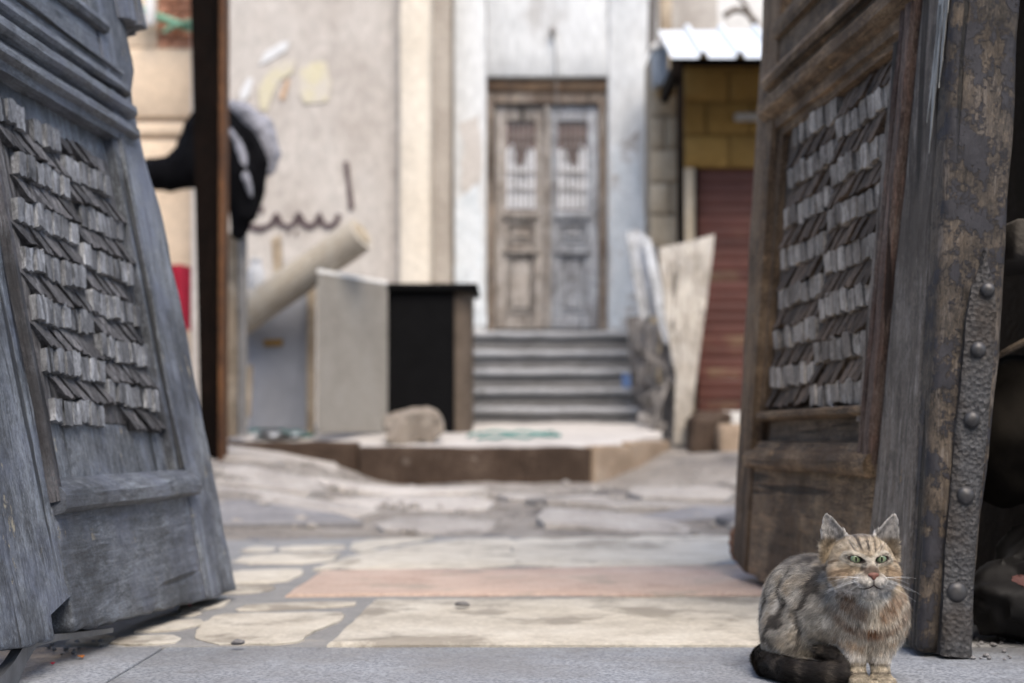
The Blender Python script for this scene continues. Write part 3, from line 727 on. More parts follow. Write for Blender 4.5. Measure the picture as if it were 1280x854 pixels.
# ------------------------------------------------------------------ gate building round the leaves
gt = empty('gate_pier', (1.6, 3.6, 0), 'dark stone gate pier in the gap behind the brown gate leaf', 'pier')
def at(e, o):
    o.location = o.location-e.location; return o
at(gt, lattice('jamb_wall', 1.26, 2.4, 2.95, 4.8, -.1, 3.2, .3, .02, 21, MAT['gatestone'], gt, freq=3, rnd=.02))
tag(lattice('gate_pier', -2.7, -1.78, 2.75, 4.8, -.1, 3.2, .3, .02, 22, MAT['gatestone'], None, freq=3, rnd=.02), 'unseen dark stone gate pier added beside the blue grey gate leaf for its shade', 'pier')  # unseen left pier, added for the shade it gives
at(gt, lattice('ledge_stone', 1.06, 1.258, 3.0, 3.35, .83, .915, .06, .006, 24, MAT['gatestone'], gt, freq=8, rnd=.01))

street = empty('added_street_house', (0, -5, 0), 'unseen tan house front added across the street to block low sky light', 'house')  # unseen house front, added to block flat sky light from behind
at(street, lattice('wall', -12, 12, -6, -5, -.1, 7.5, .8, .01, 25, MAT['streetwall'], street, freq=2, rnd=.03))
for i in range(4):
    at(street, G().box(-7.5+i*4.5, -6.3+i*4.5, -4.995, -4.93, 1.2, 2.9).build('shutter', MAT['doorframe'], street, .01))

# ------------------------------------------------------------------ the house with the panelled door
WY = 12.7
def wx(px, Y=WY): return (px-CXP)/FPX*Y
def wz(py, Y=WY): return CAM_H-(py-HYP)/FPX*Y
house = empty('old_house', (.3, WY, .5), 'pale plastered house front with a grey double door above the steps', 'house')
x0, xa, xb, x1 = wx(567), wx(608), wx(760), wx(822); zt, zb = wz(96), wz(413)
at(house, lattice('wall', x0, xa, WY, WY+.5, .3, 7, .25, .003, 31, MAT['whiteplaster'], house, freq=2, rnd=.02))
at(house, lattice('wall', xb, x1, WY, WY+.5, .3, 7, .25, .003, 32, MAT['whiteplaster'], house, freq=2, rnd=.02))
at(house, lattice('wall', xa+.002, xb-.002, WY+.003, WY+.5, zt, 7, .25, .003, 33, MAT['whiteplaster'], house, freq=2, rnd=.015))
def patch(name, pts, Y, th, mat, par, seed, seg=.06, amp=.05):
    o = []; k = len(pts)
    for i in range(k):
        a, b = Vector(pts[i]), Vector(pts[(i+1) % k]); m = max(1, int((b-a).length/(seg/Y*FPX)))
        for j in range(m):
            p = a.lerp(b, j/m); q = P(p.x, p.y, Y); w = nv(q, 4, seed)*amp+nv(q, 13, seed)*amp*.5
            o.append(Vector((q.x+w.x, Y, q.z+w.z)))
    return at(par, G().prism(o, (0, th, 0)).build(name, mat, par, smooth=False))
patch('plaster_patch', [(570, 250), (600, 230), (606, 300), (607, 408), (569, 408)], WY-.011, .007, MAT['blueplaster'], house, 1)
patch('plaster_patch', [(764, 180), (800, 160), (806, 300), (800, 408), (764, 408)], WY-.011, .007, MAT['blueplaster'], house, 2)
patch('plaster_patch', [(575, 150), (598, 140), (603, 225), (580, 240)], WY-.010, .006, MAT['dust'], house, 3)
at(house, lattice('side_strip', wx(536)-.02, x0-.003, WY+.09, WY+.5, .3, 7, .2, .015, 34, MAT['brownstrip'], house, freq=4, rnd=.03))
at(house, lattice('lintel_beam', xa+.003, xb-.003, WY+.05, WY+.3, zt-.115, zt-.004, .12, .004, 35, MAT['lintel'], house))
at(house, G().box(xa+.01, xb-.01, WY+.36, WY+.48, zb-.1, zt).build('inner_wall', MAT['brownstrip'], house))
fr = G().box(xa+.002, xa+.075, WY+.07, WY+.24, zb, zt-.118).box(xb-.075, xb-.002, WY+.07, WY+.24, zb, zt-.118).box(xa+.076, xb-.076, WY+.07, WY+.24, zt-.22, zt-.119)
at(house, fr.build('door_frame', MAT['doorframe'], house, .006))
def house_leaf(xl, xr, mat, mirror):
    z0, z1 = zb+.02, zt-.225; Y0 = WY+.12; w = xr-xl
    lf = empty('door_leaf', (0, 0, 0)); lf.parent = house; lf.location = Vector((xl, Y0, z0))-house.location
    sw = w*.21; H = z1-z0; q = lambda f: H*f
    def bx(nm, a0, a1, b0, b1, y0, y1, mt, bev=.005): return G().box(a0, a1, y0, y1, b0, b1).build(nm, mt, lf, bev)
    bx('stile', 0, sw, 0, H, 0, .05, mat); bx('stile', w-sw, w, 0, H, 0, .05, mat)
    bx('rail', sw, w-sw, 0, q(.07), .002, .05, mat); bx('rail', sw, w-sw, q(.33), q(.385), .002, .05, mat)
    bx('rail', sw, w-sw, q(.475), q(.53), .002, .05, mat); bx('rail', sw, w-sw, q(.93), H, .002, .05, mat)
    for b0, b1 in ((.07, .33), (.385, .475)):
        bx('panel', sw, w-sw, q(b0), q(b1), .028, .045, mat)
        bx('raised_field', sw+.055, w-sw-.055, q(b0)+.05, q(b1)-(.05 if b1-b0 > .2 else .035), .010, .03, mat, .008)
        g = G(); m = .022
        g.box(sw, w-sw, -.008, .02, q(b0), q(b0)+m).box(sw, w-sw, -.008, .02, q(b1)-m, q(b1)).box(sw, sw+m, -.006, .02, q(b0)+m, q(b1)-m).box(w-sw-m, w-sw, -.006, .02, q(b0)+m, q(b1)-m)
        g.build('panel_moulding', mat, lf, .004)
    bx('moulding', sw-.03, w-sw+.03, q(.335), q(.352), -.03, .002, mat); bx('moulding', sw-.03, w-sw+.03, q(.495), q(.515), -.03, .002, mat)
    bx('window_pane', sw, w-sw, q(.53), q(.93), .036, .045, MAT['redglass'])
    # pale curtain behind the grille, with a scalloped top edge
    top = [(sw+.002, q(.80)), (sw+(w-2*sw)*.22, q(.835)), (sw+(w-2*sw)*.42, q(.72)), (sw+(w-2*sw)*.55, q(.73)), (sw+(w-2*sw)*.78, q(.82)), (w-sw-.002, q(.80))]
    if mirror: top = [(w-a, b) for a, b in reversed(top)]
    G().prism([Vector((a, .028, b)) for a, b in [(sw+.002, q(.54)), ]+top+[(w-sw-.002, q(.54))]], (0, .006, 0)).build('curtain', MAT['curtain'], lf)
    for i in range(5):
        x = sw+(w-2*sw)*(i+1)/6; G().tube([(x, .016, q(.53)), (x, .016, q(.93))], .0065, 6).build('bar', MAT['bar'], lf)
    for f in (.62, .70, .86): G().tube([(sw, .014, q(f)), (w-sw, .014, q(f))], .006, 6).build('bar', MAT['bar'], lf)
    for c, f, r_ in ((.5, .66, .055), (.35, .79, .045), (.65, .79, .045)):
        G().tube([(sw+(w-2*sw)*c+r_*math.cos(a), .010, q(f)+r_*1.4*math.sin(a)) for a in np.linspace(0, 5.2, 14)], .006, 6).build('scroll', MAT['bar'], lf)
    return lf
mid = (xa+xb)/2
house_leaf(xa+.08, mid-.006, MAT['doorwood'], False)
l2 = house_leaf(mid+.006, xb-.08, MAT['doorblue'], True)
at(house, lattice('cover_strip', mid-.03, mid+.03, WY+.085, WY+.118, zb+.02, zt-.23, .1, .002, 36, MAT['doorwood'], house))
g = G().tube([P(690, 38, WY-.05), P(694, 60, WY-.05), P(697, 160, WY-.05)], .006, 6); at(house, g.build('hanging_wire', MAT['bar'], house))
g = G().lathe([(.012, 0), (.03, .02), (.03, .05), (.012, .08)], 10, P(691, 45, WY-.05)); at(house, g.build('lamp_holder', MAT['bar'], house))

stairs = empty('stone_staircase', (.2, 11.6, .5), 'worn grey stone steps leading up to the grey double door', 'stairs')
sy = [(11.2, 509), (11.5, 485), (11.8, 461), (12.1, 438), (12.4, 414)]; pz = .38
for i, (Y, py) in enumerate(sy):
    z = wz(py, Y); l, r = wx(570-i*2, Y), wx(812-i*3, Y)
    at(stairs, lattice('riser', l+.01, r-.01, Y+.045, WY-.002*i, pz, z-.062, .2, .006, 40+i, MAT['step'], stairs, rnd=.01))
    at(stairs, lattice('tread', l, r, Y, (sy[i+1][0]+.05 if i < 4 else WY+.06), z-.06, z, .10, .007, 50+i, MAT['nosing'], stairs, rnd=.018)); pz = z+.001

# ------------------------------------------------------------------ beige wall with graffiti, cream pilaster, warm wall
bw = empty('plaster_wall', (-1.7, 12.3, .3), 'grey beige plaster wall with yellow paint patches and brown scrawled writing', 'wall')
at(bw, lattice('wall', -2.78, wx(499, 12.15)+.12, 12.3, 12.8, .2, 7, .25, .003, 61, MAT['beigeplaster'], bw, freq=2, rnd=.02))
BY = 12.288
patch('paint_patch', [(374, 86), (384, 80), (411, 78), (413, 104), (409, 125), (381, 127), (373, 112)], BY, .006, MAT['yellowpaint'], bw, 5, .05, .05)
patch('paint_patch', [(323, 108), (335, 90), (352, 76), (370, 74), (366, 90), (350, 100), (341, 118), (334, 138), (324, 136)], BY, .006, MAT['yellowpaint'], bw, 6, .08, .02)
patch('paint_patch', [(349, 122), (358, 98), (363, 99), (355, 127)], BY-.007, .006, MAT['orangepaint'], bw, 7, .08, .01)
patch('paint_patch', [(322, 84), (330, 65), (350, 54), (362, 50), (360, 62), (338, 74)], BY, .006, MAT['whitepaint'], bw, 8, .08, .03)
patch('paint_patch', [(300, 115), (308, 96), (316, 96), (312, 118), (303, 130)], BY, .006, MAT['whitepaint'], bw, 9, .08, .02)
def stroke(pts, r):
    q = []
    for a, b in zip(pts, pts[1:]):
        q += [Vector(a).lerp(Vector(b), t/4) for t in range(4)]
    q.append(Vector(pts[-1])); g = G(); o = []
    w = [P(a.x, a.y, BY-.004) for a in q]
    for i, p in enumerate(w):
        t = (w[min(i+1, len(w)-1)]-w[max(i-1, 0)]).normalized(); nn = Vector((-t.z, 0, t.x))*r*(.8+.3*mnoise.noise(p*7)); o.append((p+nn, p-nn))
    v = [x for pr in o for x in pr]; v += [x+Vector((0, .006, 0)) for x in v]; m = len(o); g.v = [tuple(x) for x in v]
    for i in range(m-1): g.f += [(2*i, 2*i+1, 2*i+3, 2*i+2), (2*m+2*i, 2*m+2*i+2, 2*m+2*i+3, 2*m+2*i+1), (2*i, 2*i+2, 2*m+2*i+2, 2*m+2*i), (2*i+1, 2*m+2*i+1, 2*m+2*i+3, 2*i+3)]
    return at(bw, g.build('graffiti', MAT['graffiti'], bw, smooth=False))
C = lambda l: [(140+a/2.847, b/2.847) for a, b in l]
stroke(C([(480, 780), (495, 808), (530, 815), (565, 800), (585, 765), (598, 798), (620, 806), (645, 800), (665, 762), (680, 798), (705, 806), (725, 796), (738, 762), (750, 798), (775, 808), (798, 790), (808, 762)]), .030)
stroke(C([(832, 575), (838, 620), (848, 700), (852, 745)]), .026)
stroke(C([(524, 745), (540, 748)]), .032); stroke(C([(622, 826), (632, 828)]), .026); stroke(C([(650, 828), (660, 830)]), .026)
pl = tag(lattice('cream_pilaster', wx(499, 12.15), wx(537, 12.15), 12.15, 12.88, .2, 7, .2, .008, 62, MAT['cream'], freq=3, rnd=.02), 'cream plaster pilaster between the scrawled wall and the white house front', 'pilaster')
ww = empty('plaster_wall', (-4, 13, .3), 'warm cream plaster wall with two grooves and a bare brick corner behind the dark post', 'wall')
WW = 13.0
za, zb_, zc, zd = wz(150, WW), wz(146, WW), wz(172, WW), wz(168, WW)
for i, (a, b) in enumerate([(.2, zc-.02), (zc+.02, za-.02), (za+.02, wz(60, WW))]):
    at(ww, lattice('wall_course', -6, -2.79, WW, WW+.4, a, b, .3, .006, 70+i, MAT['warmplaster'], ww, freq=2, rnd=.02))
at(ww, lattice('wall_course', -6, wx(196, WW), WW+.002, WW+.4, wz(60, WW)+.003, 7, .3, .006, 74, MAT['warmplaster'], ww, freq=2, rnd=.02))
at(ww, G().box(-6, -2.79, WW+.06, WW+.38, .2, 7).build('backing', MAT['brownstrip'], ww))
bz = wz(60, WW)+.004; bme = None; rI = 0
while bz < 5.2:
    bx_ = wx(197, WW)+(0 if rI % 2 else -.1)
    while bx_ < -2.85:
        l = max(bx_, wx(197, WW)); r = min(bx_+.21, -2.8)
        if r-l > .05: at(ww, lattice('brick', l, r-.012, WW+.004+random.uniform(0, .012), WW+.059, bz, bz+.068, .2, .002, bz*7+bx_, MAT['redbrick'], ww, rnd=.005))
        bx_ += .212
    bz += .08; rI += 1
tag(G().tube([P(150, 2, 12.9), P(190, 18, 12.9), P(240, 36, 12.9)], .035, 8).build('green_pipe', MAT['green']), 'thicker green pipe sloping across the warm cream wall', 'pipe')
tag(G().tube([P(204, 40, 12.84), P(215, 33, 12.84), P(240, 26, 12.84)], .02, 8).build('green_pipe', MAT['green']), 'thin short green pipe in front of the bare brick corner', 'pipe')
tag(G().lathe([(.04, 0), (.05, .03), (.05, .2), (.03, .26)], 10, P(188, 32, 12.8)).build('plastic_bottle', MAT['whitepaint']), 'pale bottle hung on the thicker green pipe', 'bottle')
def cloth(name, f, Y0, mat, nu=26, nv_=20, th=.01, parent=None):
    """hanging or draped sheet: f(a, b) gives a point for a, b in 0..1"""
    A = [[Vector(f(i/nu, j/nv_)) for i in range(nu+1)] for j in range(nv_+1)]
    v = [p for r in A for p in r]; q = nu+1; m = len(v)
    v += [p+Vector((0, th, 0)) for p in v]
    fc = [(j*q+i, j*q+i+1, (j+1)*q+i+1, (j+1)*q+i) for j in range(nv_) for i in range(nu)]
    fc += [tuple(m+k_ for k_ in reversed(t)) for t in fc]
    for i in range(nu): fc += [(i, m+i, m+i+1, i+1), (nv_*q+i, nv_*q+i+1, m+nv_*q+i+1, m+nv_*q+i)]
    for j in range(nv_): fc += [(j*q, (j+1)*q, m+(j+1)*q, m+j*q), (j*q+nu, m+j*q+nu, m+(j+1)*q+nu, (j+1)*q+nu)]
    me = mesh(name, v, fc, 60); bm = bmesh.new(); bm.from_mesh(me); bmesh.ops.recalc_face_normals(bm, faces=bm.faces); bm.to_mesh(me); bm.free()
    return add(name, me, mat, parent)
tag(cloth('red_cloth', lambda a, b: P(198+a*48, 332+b*80+2*math.sin(a*9), 12.4)+Vector((0, .03*math.sin(a*14)+.02*math.sin(a*31), 0)), 0, MAT['redcloth']), 'crimson cloth hanging low before the warm cream wall', 'cloth')

# ------------------------------------------------------------------ right side: stone pier, ochre shed, awning
pier = empty('stone_pier', P(831, 500, 11.9), 'narrow tan stone block pier between the white house and the ochre shed', 'pier')
at(pier, G().box(wx(813, 11.9)+.01, wx(851, 11.9)-.01, 11.92, 12.5, .3, wz(62, 11.9)).build('core', MAT['mortar'], pier))
z = .45; i = 0
while z < wz(75, 11.9):
    h = random.uniform(.22, .30); sp_ = random.uniform(.35, .65) if i % 2 else 1
    l, r = wx(813, 11.9), wx(851, 11.9); m_ = l+(r-l)*sp_
    at(pier, lattice('stone_block', l, m_-.005, 11.88+random.uniform(0, .02), 11.921, z, z+h-.014, .09, .006, i*3, MAT['pierstone'], pier, rnd=.012))
    if sp_ < 1: at(pier, lattice('stone_block', m_+.005, r, 11.88+random.uniform(0, .02), 11.921, z, z+h-.014, .09, .006, i*3+1, MAT['pierstone'], pier, rnd=.012))
    z += h; i += 1
for a, b, mt in ((811, 822, 'scrap'), (824, 840, 'cream')):
    pass
up1 = tag(pslab('upright_plank', [(824, -40), (840, -40), (840, 62), (826, 62)], 11.88, .08, MAT['palewood']), 'pale upright plank standing on the stone pier', 'plank')
up2 = tag(pslab('upright_plank', [(812, -40), (822, -40), (820, 64), (810, 64)], 11.95, .06, MAT['scrap']), 'narrow grey brown plank standing against the white house', 'plank')
mb = empty('meter_box', P(828, 108, 11.7), 'blue grey meter box hung high on the stone pier', 'meter box')
at(mb, pslab('case', [(815, 62), (836, 54), (836, 104), (817, 107)], 11.62, .16, MAT['bluegrey'], mb, bevel=.015))
at(mb, pslab('lid', [(814, 55), (838, 47), (838, 55), (814, 63)], 11.60, .2, MAT['whiteedge'], mb, bevel=.01))
at(mb, pslab('bracket', [(823, 108), (845, 106), (845, 118), (823, 120)], 11.66, .1, MAT['ochre'], mb, bevel=.01))
shed = empty('shed', P(910, 515, 11.5), 'ochre painted block shed with a red brown shutter under white roofing', 'shed')
SY = 11.5
at(shed, G().box(wx(856, SY), 4.0, SY+.03, SY+.3, wz(210, SY), wz(60, SY)).build('mortar_wall', MAT['ochremortar'], shed))
z = wz(209, SY); i = 0
while z < wz(66, SY):
    h = .265; x = wx(856, SY)-(.18 if i % 2 else 0)
    while x < 3.0:
        l, r = max(x, wx(856, SY)), x+.36
        if r-l > .06: at(shed, lattice('block', l, r-.012, SY+random.uniform(0, .008), SY+.032, z, z+h-.014, .12, .003, i*9+x, MAT['ochre'], shed, rnd=.008))
        x += .36
    z += h; i += 1
at(shed, pslab('pier', [(856, 210), (869, 210), (869, 520), (856, 520)], SY+.01, .3, MAT['pierstone'], shed))
at(shed, pslab('shutter_frame', [(869, 209), (873, 209), (873, 516), (869, 516)], SY-.01, .12, MAT['postwood'], shed))
zz = wz(514, SY); k = 0; sm = [None, None]
while zz < wz(212, SY):
    o = lattice('shutter_slat', 0, 1.1, 0, .03, 0, .0868, .3, .001, k, MAT['shutter'], shed, rnd=.0015); o.location = Vector((wx(873, SY)+.003, SY+.06+random.uniform(-.004, .004), zz))-shed.location
    zz += .088; k += 1
at(shed, pslab('conduit', [(919, 141), (990, 139), (990, 150), (919, 151)], SY-.05, .05, MAT['fixture'], shed, bevel=.012))
# corrugated roofing
aw = empty('metal_awning', P(890, 60, 11), 'white ribbed metal awning over the ochre shed', 'awning')
pr = []; x = 1.19
while x < 2.6:
    pr += [(x, 0), (x+.20, 0), (x+.225, .05), (x+.255, .05)]; x += .275
g = G(); B0, B1 = (10.6, wz(72, 10.6)), (11.6, wz(38, 11.6)); m_ = len(pr)
for (Y, Z) in (B0, B1):
    for d in (0, -.006):
        g.v += [(a, Y, Z+b+d) for a, b in pr]
for i in range(m_-1):
    g.f += [(i, i+1, 2*m_+i+1, 2*m_+i), (m_+i, 3*m_+i, 3*m_+i+1, m_+i+1), (i, m_+i, m_+i+1, i+1), (2*m_+i, 2*m_+i+1, 3*m_+i+1, 3*m_+i)]
at(aw, g.build('roofing_sheet', MAT['awning'], aw, smooth=False))
at(aw, G().box(1.2, 2.7, 10.72, 10.80, B0[1]-.02, B0[1]+.03).build('batten', MAT['postwood'], aw))
at(aw, G().box(1.2, 1.26, 10.62, 11.5, B0[1]-.13, B0[1]-.021).build('side_beam', MAT['postwood'], aw))
tag(G().tube([P(852, 540, 10.75), P(850, 76, 10.75)], .028, 10).build('support_pole', MAT['postwood']), 'thin dark pole holding up the white metal awning', 'pole')
fw = tag(lattice('far_wall', 2.0, 8, 17, 17.5, .4, 8, .4, .03, 88, MAT['farwall'], freq=2), 'bright pale plaster wall far behind the metal awning', 'wall')
dk = tag(lattice('dark_wall', 1.35, 2.05, 14.2, 14.6, .4, 8, .3, .04, 89, MAT['brownstrip'], freq=3), 'brown wall end between pale plank and far pale wall', 'wall')
for j, arc in enumerate(([(850, 28), (862, 10), (872, -10), (878, -40)], [(905, 20), (918, 12), (932, 14), (943, 26), (950, 40)], [(920, -10), (930, 4), (938, 18), (944, 34)])):
    tag(G().tube([P(a, b, 15+.3*j) for a, b in arc], .045-.01*j, 8).build('bent_timber', MAT['beam']), ['thick brown bent timber rising behind the metal awning', 'arched thin timber over the awning before the far pale wall', 'slanting thin timber crossing the arched one above the awning'][j], 'timber')

# plywood, draped sheet, scrap wood, pot, stone blocks at the foot of the steps
ply = tag(pslab('plywood_board', [(826, 306), (860, 299), (898, 288), (893, 330), (878, 430), (868, 500), (856, 556), (842, 556), (846, 470), (834, 400)], 10.5, .025, MAT['plywood'], None, .12), 'tall grey plywood board leaning beside the scrap wood heap', 'board')
tag(pslab('timber_stick', [(864, 330), (871, 330), (869, 545), (861, 545)], 10.75, .05, MAT['palewood'], None, .05), 'thin orange brown stick behind the leaning plywood board', 'stick')
tag(pslab('stair_plank', [(783, 289), (802, 284), (814, 340), (824, 392), (800, 400), (792, 345)], 11.35, .04, MAT['whiteplank'], None, .1), 'wide chalky white plank leaning over the scrap wood beside the steps', 'plank')
tag(pslab('stair_plank', [(804, 288), (815, 296), (832, 370), (852, 452), (838, 463), (824, 404)], 11.2, .04, MAT['whiteplank'], None, .1), 'long narrow white plank sloping down along the stair side', 'plank')
tag(pslab('stair_plank', [(812, 300), (824, 306), (840, 400), (846, 430), (834, 410)], 11.5, .03, MAT['scrap'], None, .1), 'dark grey plank between the white planks and the plywood', 'plank')
rs = random.Random(3); hp = [((798, 398), (806, 540), 11.1, .035), ((808, 400), (818, 535), 11.0, .03), ((822, 420), (800, 480), 10.95, .025), ((840, 455), (828, 545), 10.9, .03),
      ((802, 470), (842, 500), 10.85, .03), ((800, 500), (838, 478), 10.8, .022), ((812, 520), (846, 470), 10.75, .024), ((832, 430), (838, 550), 11.05, .035), ((820, 490), (824, 552), 10.7, .026), ((796, 430), (826, 455), 11.0, .022), ((792, 395), (800, 525), 11.2, .05), ((816, 405), (812, 530), 10.9, .045), ((828, 440), (846, 540), 10.8, .035), ((806, 440), (844, 468), 10.7, .03), ((798, 520), (832, 535), 10.6, .035), ((836, 470), (812, 545), 10.65, .02)]
for j, (a, b, Y, r_) in enumerate(hp):
    A, B = P(*a, Y), P(*b, Y-.15+.3*rs.random()); d = (B-A); sd = d.cross(Vector((0, 1, 0))).normalized()*r_
    o = G().prism([A-sd, A+sd, B+sd, B-sd], (0, r_*1.3, 0)).build('scrap_wood', MAT['scrap'], None, .004)
    tag(o, 'grey broken stick in the scrap wood heap under the white planks', 'scrap wood', 'sticks of the scrap wood heap')
g = G().lathe([(.035, 0), (.05, .01), (.055, .11), (.058, .115), (.05, .115), (.045, .02)], 16); tag(g.build('pot', MAT['bluepot'], None, loc=(wx(785, 11.62), 11.62, wz(461, 11.8)-.165+.0)), 'small blue pot standing at the right end of the steps', 'pot')
for j, (a, b, c, d, Y, lb) in enumerate([(863, 905, 520, 572, 10.2, 'largest brown stone block lying below the red brown shutter'), (900, 934, 530, 575, 10.05, 'smaller brown stone block beside the largest one under the shutter'), (872, 916, 514, 530, 10.4, 'flat stone lying on top of the brown stone blocks')]):
    o = lattice('stone_block', wx(a, Y), wx(b, Y), Y, Y+.3, wz(d, Y), wz(c, Y), .06, .018, 90+j, MAT['kerbpale'] if j == 1 else MAT['kerbstone'], None, freq=5, rnd=.03); tag(o, lb, 'stone')
# ------------------------------------------------------------------ terrace with cabinet, rock, roll and boards
ter = empty('stone_terrace', (-.4, 10.2, .2), 'low brown masonry terrace with a dusty pale top before the steps', 'terrace')
out = [(-2.3, 9.42), (-1.0, 9.40), (.50, 9.36), (.75, 9.75), (1.10, 10.45), (1.12, 11.3), (-2.3, 11.4)]
tz = lambda y: .405+.06*smooth(9.3, 10.2, y)+.10*smooth(10.0, 11.2, y)
v = []; f = []; nu = 40; nw = 34
for j in range(nw+1):
    y = 9.38+(11.35-9.38)*j/nw; xr = np.interp(y, [9.3, 9.36, 9.75, 10.45, 11.4], [.5, .5, .76, 1.11, 1.12])
    for i in range(nu+1):
        x = -2.3+(xr+2.3)*i/nu; v.append((x, y, tz(y)+.012*mnoise.noise(Vector((x*4, y*4, 1)))+.004*mnoise.noise(Vector((x*15, y*15, 1)))-(.02 if j == 0 or i == nu else 0)))
f = [(j*(nu+1)+i, j*(nu+1)+i+1, (j+1)*(nu+1)+i+1, (j+1)*(nu+1)+i) for j in range(nw) for i in range(nu)]
rim = [i for i in range(nu+1)]+[j*(nu+1)+nu for j in range(1, nw+1)]; b0 = len(v)
v += [(v[i][0], v[i][1], -.05) for i in rim]; f += [(rim[i], b0+i, b0+i+1, rim[i+1]) for i in range(len(rim)-1)]
at(ter, add('top_surface', mesh('top_surface', v, f, 50), MAT['dust'], ter))
for j, (a, b, y, zt_, mt) in enumerate([(-2.28, -1.0, 9.31, .43, 'kerbstone'), (-.998, .06, 9.27, .390, 'kerbstone'), (.062, .52, 9.275, .392, 'kerbstone')]):
    at(ter, lattice('kerb_block', a, b, y, 9.40, .0, zt_, .05, .012, 100+j, MAT[mt], ter, freq=5, rnd=.007))
for j, ((xa_, ya_), (xb_, yb_)) in enumerate([((.52, 9.30), (.78, 9.72)), ((.79, 9.74), (1.13, 10.42))]):
    d = Vector((xb_-xa_, yb_-ya_, 0)); L_ = d.length
    o = lattice('kerb_block', 0, L_, -.03, .05, 0, .40+.03*j, .05, .010, 110+j, MAT['kerbpale'], ter, freq=5, rnd=.008)
    o.rotation_euler.z = math.atan2(d.y, d.x); o.location = Vector((xa_, ya_, .0))-ter.location
CZ = tz(10.3)+.004
cab = empty('black_cabinet', (-.6, 10.5, CZ), 'black cabinet standing open, its taupe white-edged door swung out', 'cabinet')
cx0, cx1, cy0, cy1, ct = wx(482, 10.36), wx(590, 10.4), 10.36, 10.95, wz(364, 10.36)
at(cab, G().box(cx0, cx1-.13, cy0+.02, cy1, CZ, ct).build('body', MAT['cabblack'], cab, .01))
at(cab, G().box(cx0-.01, cx1+.045, cy0-.03, cy1+.02, ct+.001, ct+.055).build('top', MAT['cabblack'], cab, .01))
g = G(); cc = (cx1-.11, cy0+.14); ar = [(cc[0]+.11*math.sin(a), cc[1]-.11*math.cos(a)) for a in np.linspace(0, math.pi/2, 10)]
g.prism([Vector((x, y, CZ)) for x, y in [(cx1-.128, cy0+.03)]+ar+[(cx1, cy1), (cx1-.128, cy1)]], (0, 0, ct-CZ)); at(cab, g.build('side', MAT['cabside'], cab, .004))
A, B = Vector((wx(396, 9.62), 9.62, CZ+.005)), Vector((cx0-.006, cy0-.005, CZ+.005)); dv = (B-A).normalized(); nn = Vector((dv.y, -dv.x, 0))*.028; hh = Vector((0, 0, 1.075))
at(cab, G().prism([A, B, B+hh, A+hh], nn).build('door', MAT['taupe'], cab, .003))
o = G().prism([A+hh+Vector((0, 0, .0025)), B+hh+Vector((0, 0, .0025)), B+hh+Vector((0, 0, .028)), A+hh+Vector((0, 0, .028))], nn*1.05); at(cab, o.build('edge_strip', MAT['whiteedge'], cab, .002))
def rockf(c, r, sd, k=.16):
    def f(p):
        d = s_ell(p, c, r); q = (p-np.array(c))/np.array(r)
        rg = np.random.default_rng(sd)
        for _ in range(9):
            nn_ = rg.normal(size=3); nn_ /= np.linalg.norm(nn_); d = np.maximum(d, (q @ nn_-rg.uniform(.50, .78))*min(r))
        return d+(vnoise((p-np.array(c))*9+sd)*.10+vnoise((p-np.array(c))*24+sd)*.05)*k
    return f
rc = P(507, 527, 9.6); rk_ = blob('rock', rockf((rc.x, rc.y, tz(9.6)+.11), (.27, .22, .17), 4), (rc.x-.34, rc.y-.3, tz(9.6)-.06), (rc.x+.34, rc.y+.3, tz(9.6)+.34), .014, MAT['rock'], None, 40)
tag(rk_, 'rough tan rock lying on the terrace edge before the cabinet', 'rock')
A, B = P(296, 402, 10.15), P(452, 292, 9.75)
roll = empty('carpet_roll', A, 'tan carpet roll propped slantwise against the scrawled wall', 'carpet roll')
d = (B-A); g = G(); n_ = 24
g.tube([A+d*t for t in np.linspace(-.05, 1, 9)], [.122+.003*math.sin(i*2) for i in range(9)], n_); at(roll, g.build('roll', MAT['cardboard'], roll))
g = G().tube([B+d.normalized()*.0, B+d.normalized()*.012], [.075, .075], n_); at(roll, g.build('rolled_core', MAT['pierstone'], roll))
gb = empty('grey_cabinet', P(350, 540, 10.3), 'blue grey flat cabinet standing under the carpet roll', 'cabinet')
at(gb, pslab('front', [(309, 372), (386, 366), (388, 536), (310, 536)], 10.3, .05, MAT['greyboard'], gb, .0, .004))
at(gb, pslab('latch', [(329, 425), (353, 424), (353, 432), (330, 433)], 10.285, .014, MAT['ochre'], gb, 0, .003))
tag(pslab('timber_stick', [(384, 356), (394, 352), (392, 543), (383, 543)], 10.2, .06, MAT['palewood'], None), 'pale upright stick between the grey cabinet and the taupe cabinet door', 'stick')
tag(pslab('timber_stick', [(338, 298), (350, 292), (354, 350), (342, 356)], 10.45, .05, MAT['palewood'], None, .05), 'short pale wood offcut sticking up behind the carpet roll', 'stick')
tag(pslab('timber_stick', [(305, 458), (314, 456), (312, 520), (304, 522)], 10.1, .05, MAT['palewood'], None, .05), 'short tan wood offcut beside the thin dark pole', 'stick')
g = G().lathe([(.05, 0), (.058, .02), (.058, .14), (.04, .17), (.04, .2), (.043, .2), (.043, .225), (.0, .225)], 14); c = P(320, 362, 10.3)
tag(g.build('plastic_jar', MAT['whitepaint'], None, loc=c), 'white plastic jar with lid on top of the grey cabinet', 'jar')
tag(pslab('wooden_board', [(281, 292), (299, 288), (303, 545), (282, 548)], 9.75, .03, MAT['palewood'], None, .02), 'pale upright board between the brown post and the thin pole', 'board')
tag(G().tube([P(303, 545, 9.62), P(304, 420, 9.62), P(303, 240, 9.62)], .03, 10).build('pole', MAT['cabblack'] if False else MAT['bar']), 'thin dark grey pole under the hanging black jacket', 'pole')
